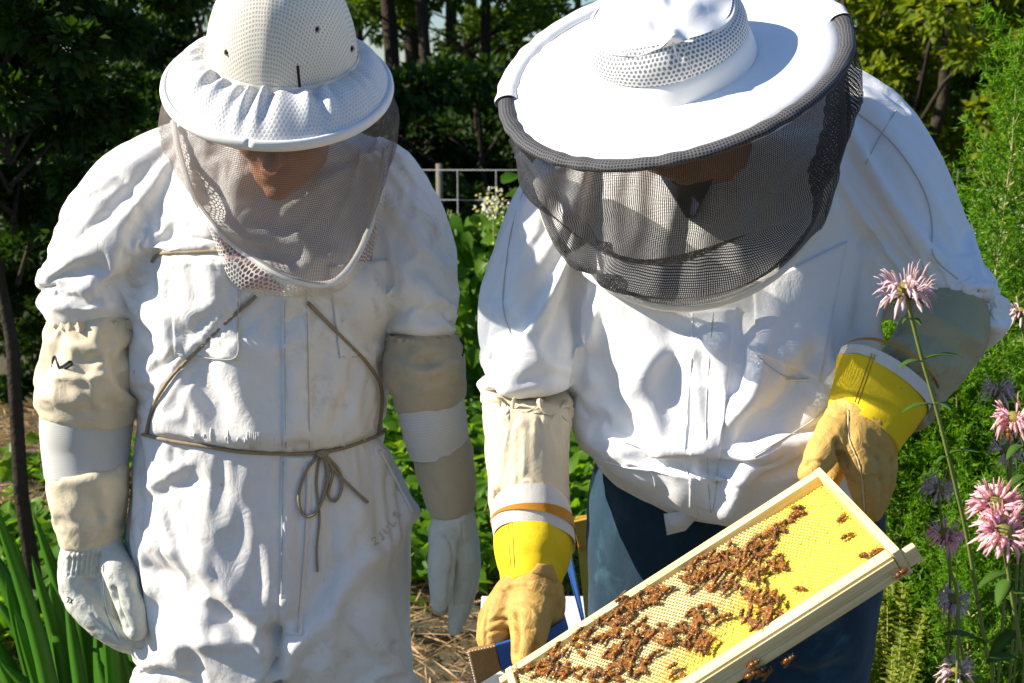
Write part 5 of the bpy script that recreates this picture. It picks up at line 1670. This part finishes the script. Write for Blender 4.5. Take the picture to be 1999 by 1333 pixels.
def veg(x, y, s, n, label, seed, mat=None, lf=.10, grp='leafy vegetable plants', name='vegetable_plant', cat='plant'):
    g = np.random.default_rng(seed); r = random.Random(seed)
    t = tag(empty(name, (x, y, 0)), label, cat, grp)
    B = np.column_stack([x + g.normal(size=n) * s * .5, y + g.normal(size=n) * s * .5, g.uniform(.10, .42, n) * min(1.3, s * 2)])
    A = np.column_stack([g.normal(size=n), g.normal(size=n) - .2, g.normal(size=n) * .4])
    Nn = np.column_stack([g.normal(size=n) * .45 - .2, g.normal(size=n) * .45 - .15, np.ones(n)])
    leaves('leaf', B, A, Nn, g.uniform(.6, 1.2, n) * lf, g.uniform(.5, .95, n) * lf, mat or M_leaf_bean, t, .18, .28, shape=9)['kind'] = 'stuff'
    parts = []
    for i in range(0, n, 4):
        b = Vector(B[i]); parts.append(tube_along([Vector((x + (b.x - x) * .3, y + (b.y - y) * .3, 0)), Vector((x + (b.x - x) * .7, y + (b.y - y) * .7, b.z * .8)), b], .003, 4))
    v, f = join_VF(parts); part('stem', mesh_from('stem', v, f), M_stem, t)['kind'] = 'stuff'
spots = []
r = random.Random(21)
for Y in np.arange(4.75, 6.6, .38):
    for px in range(560, 1260, 46 if Y > 5.5 else 60):
        spots.append((X(px + r.uniform(-20, 20), Y), Y + r.uniform(-.12, .12)))
for Y in (4.4,):
    for px in (760, 800, 1000, 1050): spots.append((X(px, Y), Y))
for i, (x, y) in enumerate(spots):
    veg(x, y, .26, 60, 'leafy green vegetable plant in the bed between the two people', 300 + i, lf=.095 if i % 3 else .07)
lsp = []
for Y in (3.9, 4.2, 4.6):
    for px in (-60, 10, 80, 150, 230, 300): lsp.append((X(px + r.uniform(-20, 20), Y), Y + r.uniform(-.1, .1)))
for px in (40, 200, 290): lsp.append((X(px, 5.6), 5.6))
for i, (x, y) in enumerate(lsp):
    veg(x, y, .22, 60, 'low dark leafy plant behind the sword leaves at left', 500 + i, lf=.085, grp='low leafy plants on the left')

# ---- iris: sword leaves, each a part
ir = [(28, 1050, 110), (66, 1003, 150), (155, 1060, 190), (-8, 1165, 60), (-15, 1240, 50), (0, 1288, 40), (62, 1085, 130), (110, 968, 175), (98, 1135, 150), (205, 1105, 205), (28, 1185, 90), (160, 1195, 180), (212, 1205, 215), (128, 1155, 160), (243, 1240, 240), (-20, 960, 90), (185, 1010, 200), (10, 1120, 100), (75, 1210, 120), (250, 1180, 235), (40, 1250, 100), (-30, 1050, 70), (110, 1260, 130), (190, 1280, 190)]
iris = tag(empty('iris', (at(140, 1500, 2.75).x, 2.75, 0)), 'clump of long sword shaped green iris leaves in the lower left corner', 'plant')
r = random.Random(4)
for k, (tx, ty, bx) in enumerate(ir):
    Yb = 2.72 + r.uniform(-.18, .22)
    base = at(bx * .55 + 110 + r.uniform(-14, 14), 1500, Yb); base.z = 0
    tip = at(tx, ty, Yb + r.uniform(-.22, .05))
    mid = base.lerp(tip, .55) + Vector((r.uniform(-.02, .04), 0, .05 + r.uniform(0, .04)))
    w = r.uniform(.018, .029); ang = r.uniform(-.5, .5)
    rows = dense([tuple(base), tuple(mid), tuple(tip)], 7)
    V = []; F = []
    for i, q in enumerate(rows):
        t = i / (len(rows) - 1); ww = w * (.75 + .9 * t) * (1 - t ** 2.2) + .0004
        q = Vector(q)
        s = Vector((math.cos(ang + t * .5), math.sin(ang + t * .5), 0)); nn = Vector((-s.y, s.x, 0))
        V += [q - s * ww, q - nn * (.25 * ww), q + s * ww, q + nn * .0012]
    for i in range(len(rows) - 1):
        a = i * 4
        for j in range(4): F.append((a + j, a + (j + 1) % 4, a + 4 + (j + 1) % 4, a + 4 + j))
    part('leaf', mesh_from('leaf', V, F), M_iris, iris)

# ---- feathery plants on the right
def feather_mesh(seed, H, nb, L0, lean=.05):
    g = np.random.default_rng(seed)
    r = random.Random(seed)
    pts = [Vector((lean * H * (k / 7) ** 2 + r.uniform(-.01, .01), r.uniform(-.01, .01), H * k / 7)) for k in range(8)]
    stem = [tube_along(pts, [.0065 * (1 - k / 8.5) for k in range(8)], 6)]
    Bs = []; As = []
    for b in range(nb):
        t = .06 + .94 * (b / nb) ** .9
        i = min(6, int(t * 7)); o = pts[i].lerp(pts[i + 1], t * 7 - i)
        a = b * 2.4 + r.uniform(-.4, .4)
        L = L0 * (1.08 - t) ** .7 * r.uniform(.7, 1.1) + .03
        d = Vector((math.cos(a), math.sin(a), r.uniform(.55, 1.0))).normalized()
        q = [o + d * (L * s) + Vector((0, 0, .25 * L * s * s)) for s in (0, .33, .66, 1)]
        if L > .12: stem.append(tube_along(q, [.0022, .0018, .0012, .0006], 4))
        m_ = int(34 * L / .2) + 8
        s = g.uniform(.08, 1.05, m_)
        P = np.array(o)[None] + np.array(d)[None] * (L * s)[:, None]; P[:, 2] += .25 * L * s * s
        D = g.normal(size=(m_, 3)) * .55 + np.array(d) * .8
        Bs.append(P); As.append(D)
    B = np.concatenate(Bs); A = unit(np.concatenate(As))
    # every sprig carries small needles along it
    k = 5
    BB = np.repeat(B, k, 0); AA = np.repeat(A, k, 0)
    s = np.tile(np.linspace(0, .028, k), len(B))
    BB = BB + AA * s[:, None]
    DD = unit(AA * .7 + g.normal(size=AA.shape) * .55)
    S = unit(np.cross(DD, g.normal(size=DD.shape)))
    n = len(BB); L = g.uniform(.010, .022, n)[:, None]; W = .0024
    V = np.stack([BB - S * W, BB + S * W, BB + DD * L], 1).reshape(-1, 3)
    F = np.arange(n * 3).reshape(-1, 3)
    v, f = join_VF(stem)
    return mesh_from('stem', v, f), fast_mesh('foliage', V, F)
fm = [feather_mesh(s, H, nb, L0, ln) for s, H, nb, L0, ln in ((1, 1.85, 120, .30, .03), (2, 1.45, 110, .26, .06), (3, 1.20, 100, .24, -.04), (4, .95, 90, .22, .05))]
for a, b in fm: a.materials.append(M_stemd); b.materials.append(M_leaf_feather)
def feather(px, Y, kind, sc, rot, label):
    x = X(px, Y)
    t = tag(empty('feathery_plant', (x, Y, 0)), label, 'plant', 'feathery green plants on the right')
    for nm, me in (('stem', fm[kind][0]), ('foliage', fm[kind][1])):
        o = bpy.data.objects.new(nm, me); COL.objects.link(o); o.parent = t
    t.scale = (sc, sc, sc); t.rotation_euler = (0, 0, rot)
r = random.Random(9)
feather(1928, 2.95, 0, 1.02, .3, 'tallest feathery spire rising against the dark trees')
feather(2005, 3.1, 0, .93, 1.3, 'feathery plant at the right border just behind the tallest spire')
feather(1850, 3.3, 1, 1.05, 2.0, 'feathery plant between the right shoulder and the tallest spire')
fpos = []
for Y, pxs in ((3.2, (1760, 1820, 1890, 1960, 2040, 2110)), (2.9, (1740, 1800, 1870, 1990, 2070)), (2.75, (1930, 1985, 2050)), (3.05, (1730, 1780, 1840, 1920)), (2.6, (1960, 2030))):
    for px in pxs:
        kd = 1 if Y > 3.1 else (2 if Y > 2.6 else 3)
        fpos.append((px + r.uniform(-14, 14), Y + r.uniform(-.08, .08), kd))
for i, (px, Y, kd) in enumerate(fpos):
    feather(px, Y, kd, r.uniform(.88, 1.02), r.uniform(0, 6.28), 'feathery green plant in the thicket at the right border')

# ---- small-leaved shrub, lower right
def sprig_plant(px, Y, h, seed, label):
    g = np.random.default_rng(seed); r = random.Random(seed)
    x = X(px, Y); t = tag(empty('small_leaved_shrub', (x, Y, 0)), label, 'shrub', 'small leaved shrubs at lower right')
    st = []; Bs = []; As = []
    for k in range(14):
        a = r.uniform(0, 6.28); ln = r.uniform(.05, .22)
        top = Vector((x + ln * math.cos(a), Y + ln * math.sin(a), h * r.uniform(.7, 1.05)))
        b = Vector((x + r.uniform(-.03, .03), Y + r.uniform(-.03, .03), 0))
        q = [b, b.lerp(top, .5) + Vector((0, 0, .03)), top]; st.append(tube_along(q, [.003, .0022, .001], 4))
        for z in np.linspace(.25, 1, 34):
            c = b.lerp(top, z)
            aa = r.uniform(0, 6.28)
            for w in range(6):
                d = (math.cos(aa + w * 1.05), math.sin(aa + w * 1.05), .5 + r.uniform(-.2, .3))
                Bs.append(tuple(c)); As.append(d)
    v, f = join_VF(st); part('stem', mesh_from('stem', v, f), M_stemd, t)
    B = np.array(Bs); A = np.array(As); n = len(B)
    leaves('foliage', B, A, g.normal(size=(n, 3)) * .3 + [0, 0, 1], g.uniform(.014, .026, n), g.uniform(.007, .012, n), M_leaf_small, t)
for i, (px, Y, h) in enumerate(((1745, 2.75, .70), (1790, 2.65, .66), (1835, 2.72, .74), (1765, 2.58, .55), (1820, 2.55, .60), (1870, 2.68, .64), (1720, 2.85, .62), (1900, 2.55, .52), (1700, 2.65, .5))):
    sprig_plant(px, Y, h, 700 + i, 'shrub of tiny yellow green leaves below the right end of the frame')

# ---- wild bergamot
def floret_ring(c, axis, R, n, seed, droop=0.2, mat=None, parent=None):
    r = random.Random(seed)
    a1 = axis.cross(Vector((.3, .9, .1))).normalized(); a2 = axis.cross(a1)
    V = []; F = []
    for k in range(n):
        a = r.uniform(0, 6.28); el = r.uniform(-.35, .75)
        d = (a1 * math.cos(a) + a2 * math.sin(a)) * math.cos(el) + axis * math.sin(el)
        L = R * r.uniform(.75, 1.1)
        s = d.cross(axis).normalized(); w = R * r.uniform(.045, .075)
        p0 = c + d * (R * .28)
        p1 = p0 + d * (L * .36) + axis * (L * .10); p2 = p0 + d * (L * .62) - axis * (L * droop * .25); p3 = p0 + d * (L * .80) - axis * (L * droop * r.uniform(.5, 1.6))
        k0 = len(V); u = s.cross(d)
        for q, ww in ((p0, .4), (p1, 1.0), (p2, 1.25), (p3, .35)):
            V += [q - s * (w * ww), q + u * (w * .7 * ww), q + s * (w * ww), q - u * (w * .35 * ww)]
        for i in range(3):
            for j in range(4): F.append((k0 + i * 4 + j, k0 + i * 4 + (j + 1) % 4, k0 + i * 4 + 4 + (j + 1) % 4, k0 + i * 4 + 4 + j))
        # upper lip: thin curled thread
        q0 = p1; q1 = p1 + d * (L * .22) + axis * (L * .22); q2 = q1 + d * (L * .16) + axis * (L * .02)
        tv, tf = tube_along([q0, q1, q2], [w * .5, w * .4, w * .2], 3)
        k1 = len(V); V += tv; F += [tuple(i + k1 for i in f_) for f_ in tf]
    return part('petals', mesh_from('petals', [tuple(v) for v in V], F), mat, parent)
def big_leaf(base, d, L, W, parent, up=Vector((0, 0, 1)), mat=None):
    s = d.cross(up).normalized(); u = s.cross(d).normalized()
    V = []; F = []
    for i in range(7):
        t = i / 6; w = W * math.sin(math.pi * min(1, t * .92 + .06)) ** .8 * (1 - .25 * t) if 0 < i < 6 else W * .04
        q = base + d * (L * t) - u * (L * .35 * t * t) + u * (L * .12 * t)
        V += [tuple(q - s * w + u * w * .35), tuple(q), tuple(q + s * w + u * w * .35), tuple(q - u * .0006)]
    for i in range(6):
        a = i * 4
        for j in range(4): F.append((a + j, a + (j + 1) % 4, a + 4 + (j + 1) % 4, a + 4 + j))
    return part('leaf', mesh_from('leaf', V, F), mat or M_monarda, parent)
def bergamot(path, Y, R, label, seed, leafs=(), axis=Vector((0, -.2, 1)), mat=None, n=44, name='wild_bergamot', head=True):
    """path: stem from the flower down through photo points"""
    pts = [at(x, y, Y + i * .012) for i, (x, y) in enumerate(path)]
    last = pts[-1]
    g = Vector((last.x + .02, last.y + .03, 0))
    if last.z > .05: pts += [last.lerp(g, .5), g]
    t = tag(empty(name, g), label, 'flower', 'wild bergamot flowers')
    rows = [Vector(q) for q in dense([tuple(q) for q in pts], 6)]
    part('stem', mesh_from('stem', *tube_along(rows, .0024, 7)), M_stem, t)
    axis = axis.normalized()
    c = pts[0]
    r = random.Random(seed)
    fh = part('flower_head', mesh_from('flower_head', *ellipsoid(c + axis * R * .12, (axis.cross(RT).normalized(), RT, axis), (R * .36, R * .36, R * .26), 14, 8)), M_disc, t)
    floret_ring(c, axis, R, n, seed, .35, mat or M_petal, fh)
    for k in range(6):
        a = k * 1.05 + r.uniform(-.2, .2)
        big_leaf(c - axis * R * .12, (RT * math.cos(a) + FWD * math.sin(a) - axis * .25).normalized(), R * .62, R * .16, t)
    for (lx, ly, tx, ty, W) in leafs:
        b = at(lx, ly, Y + .02); e = at(tx, ty, Y - .01)
        big_leaf(b, (e - b).normalized() + Vector((0, 0, .12)), (e - b).length, W, t)
bergamot([(1770, 572), (1776, 605), (1800, 700), (1826, 790), (1851, 890), (1868, 960), (1888, 1050), (1910, 1180), (1928, 1290), (1936, 1345)], 1.42, .034, 'pink bergamot flower on the tall stem in front of the right sleeve', 1,
         [(1778, 622, 1762, 626, .003), (1780, 622, 1798, 630, .004), (1801, 706, 1754, 712, .006), (1803, 702, 1872, 688, .007), (1824, 790, 1760, 798, .006), (1828, 788, 1856, 795, .008), (1852, 888, 1905, 876, .008), (1850, 892, 1828, 900, .004), (1905, 1180, 1990, 1150, .012), (1925, 1260, 1850, 1230, .012)], Vector((-.1, -.1, 1)), M_petal_pale)
bergamot([(1943, 988), (1958, 1060), (1975, 1160), (1990, 1260), (1998, 1345)], 1.36, .031, 'large pink bergamot bloom at right, upper of the touching pair', 2, [(1968, 1120, 1910, 1140, .008), (1985, 1230, 1925, 1290, .010)], Vector((-.15, -.75, .75)), None, 60)
bergamot([(1956, 1042), (1966, 1100), (1978, 1180), (1992, 1270), (2000, 1345)], 1.33, .031, 'large pink bergamot bloom at right, lower of the touching pair', 3, [(1972, 1130, 1945, 1180, .010), (1995, 1290, 1930, 1285, .012)], Vector((.05, -.65, .9)), None, 60)
bergamot([(1982, 818), (1998, 860), (2010, 960), (2020, 1100), (2030, 1345)], 1.40, .024, 'small sunlit bergamot bloom at the right border carrying a bee', 4, [(2000, 870, 1965, 890, .008), (2008, 930, 1970, 945, .008)], Vector((-.3, -.3, 1)), M_petal, 40)
dim = [(1948, 765, 1.95, 'pale lilac bergamot bloom in shade above the small sunlit one'), (1830, 958, 2.0, 'shaded bergamot bloom just right of the right hand glove'), (1846, 1046, 1.75, 'pink bergamot bloom right of the frame corner'),
       (1962, 882, 2.0, 'pale lilac bergamot bloom half hidden above the touching pair'), (1862, 1172, 2.0, 'dark shaded bergamot bloom right of the frame end'), (1992, 612, 2.2, 'pale bergamot bloom at the right border near the elbow'), (1866, 1312, 1.8, 'shaded bergamot bloom at the bottom edge')]
for i, (x, y, Y, lb) in enumerate(dim):
    bergamot([(x, y), (x + 8, y + 60), (x + 25, y + 200)], Y, .029, lb, 20 + i, (), Vector((0, -.3, 1)), M_petal_pale if i != 2 else M_petal, 40)
o = bee(at(1966, 842, 1.385), Vector((0, -1, .3)).normalized(), Vector((0, 0, 1)), 'bee hanging under the small sunlit bergamot bloom', 'bees on flowers')
# white blossoms among the greenery
for i, (px, py, Y, w, h, n, lb) in enumerate(((1965, 480, 3.6, .16, .12, 60, 'cluster of small white blossoms in the thicket at right'), (962, 402, 6.35, .07, .09, 26, 'small white blossoms on the fence left of the jacket'))):
    c = np.array(at(px, py, Y)); g = np.random.default_rng(50 + i)
    t = tag(empty('white_blossom', (c[0], c[1], 0)), lb, 'flower')
    B = c + g.normal(size=(n * 5, 3)) * np.array([w, .05, h]) * .5
    leaves('petals', B, g.normal(size=B.shape), g.normal(size=B.shape) + [0, -1, 0], .016, .014, M_white_petal, t)
    part('stem', mesh_from('stem', *tube_along([Vector((c[0], c[1], 0)), Vector((c[0] + .02, c[1], c[2] * .5)), Vector(c)], .004, 5)), M_stem, t)
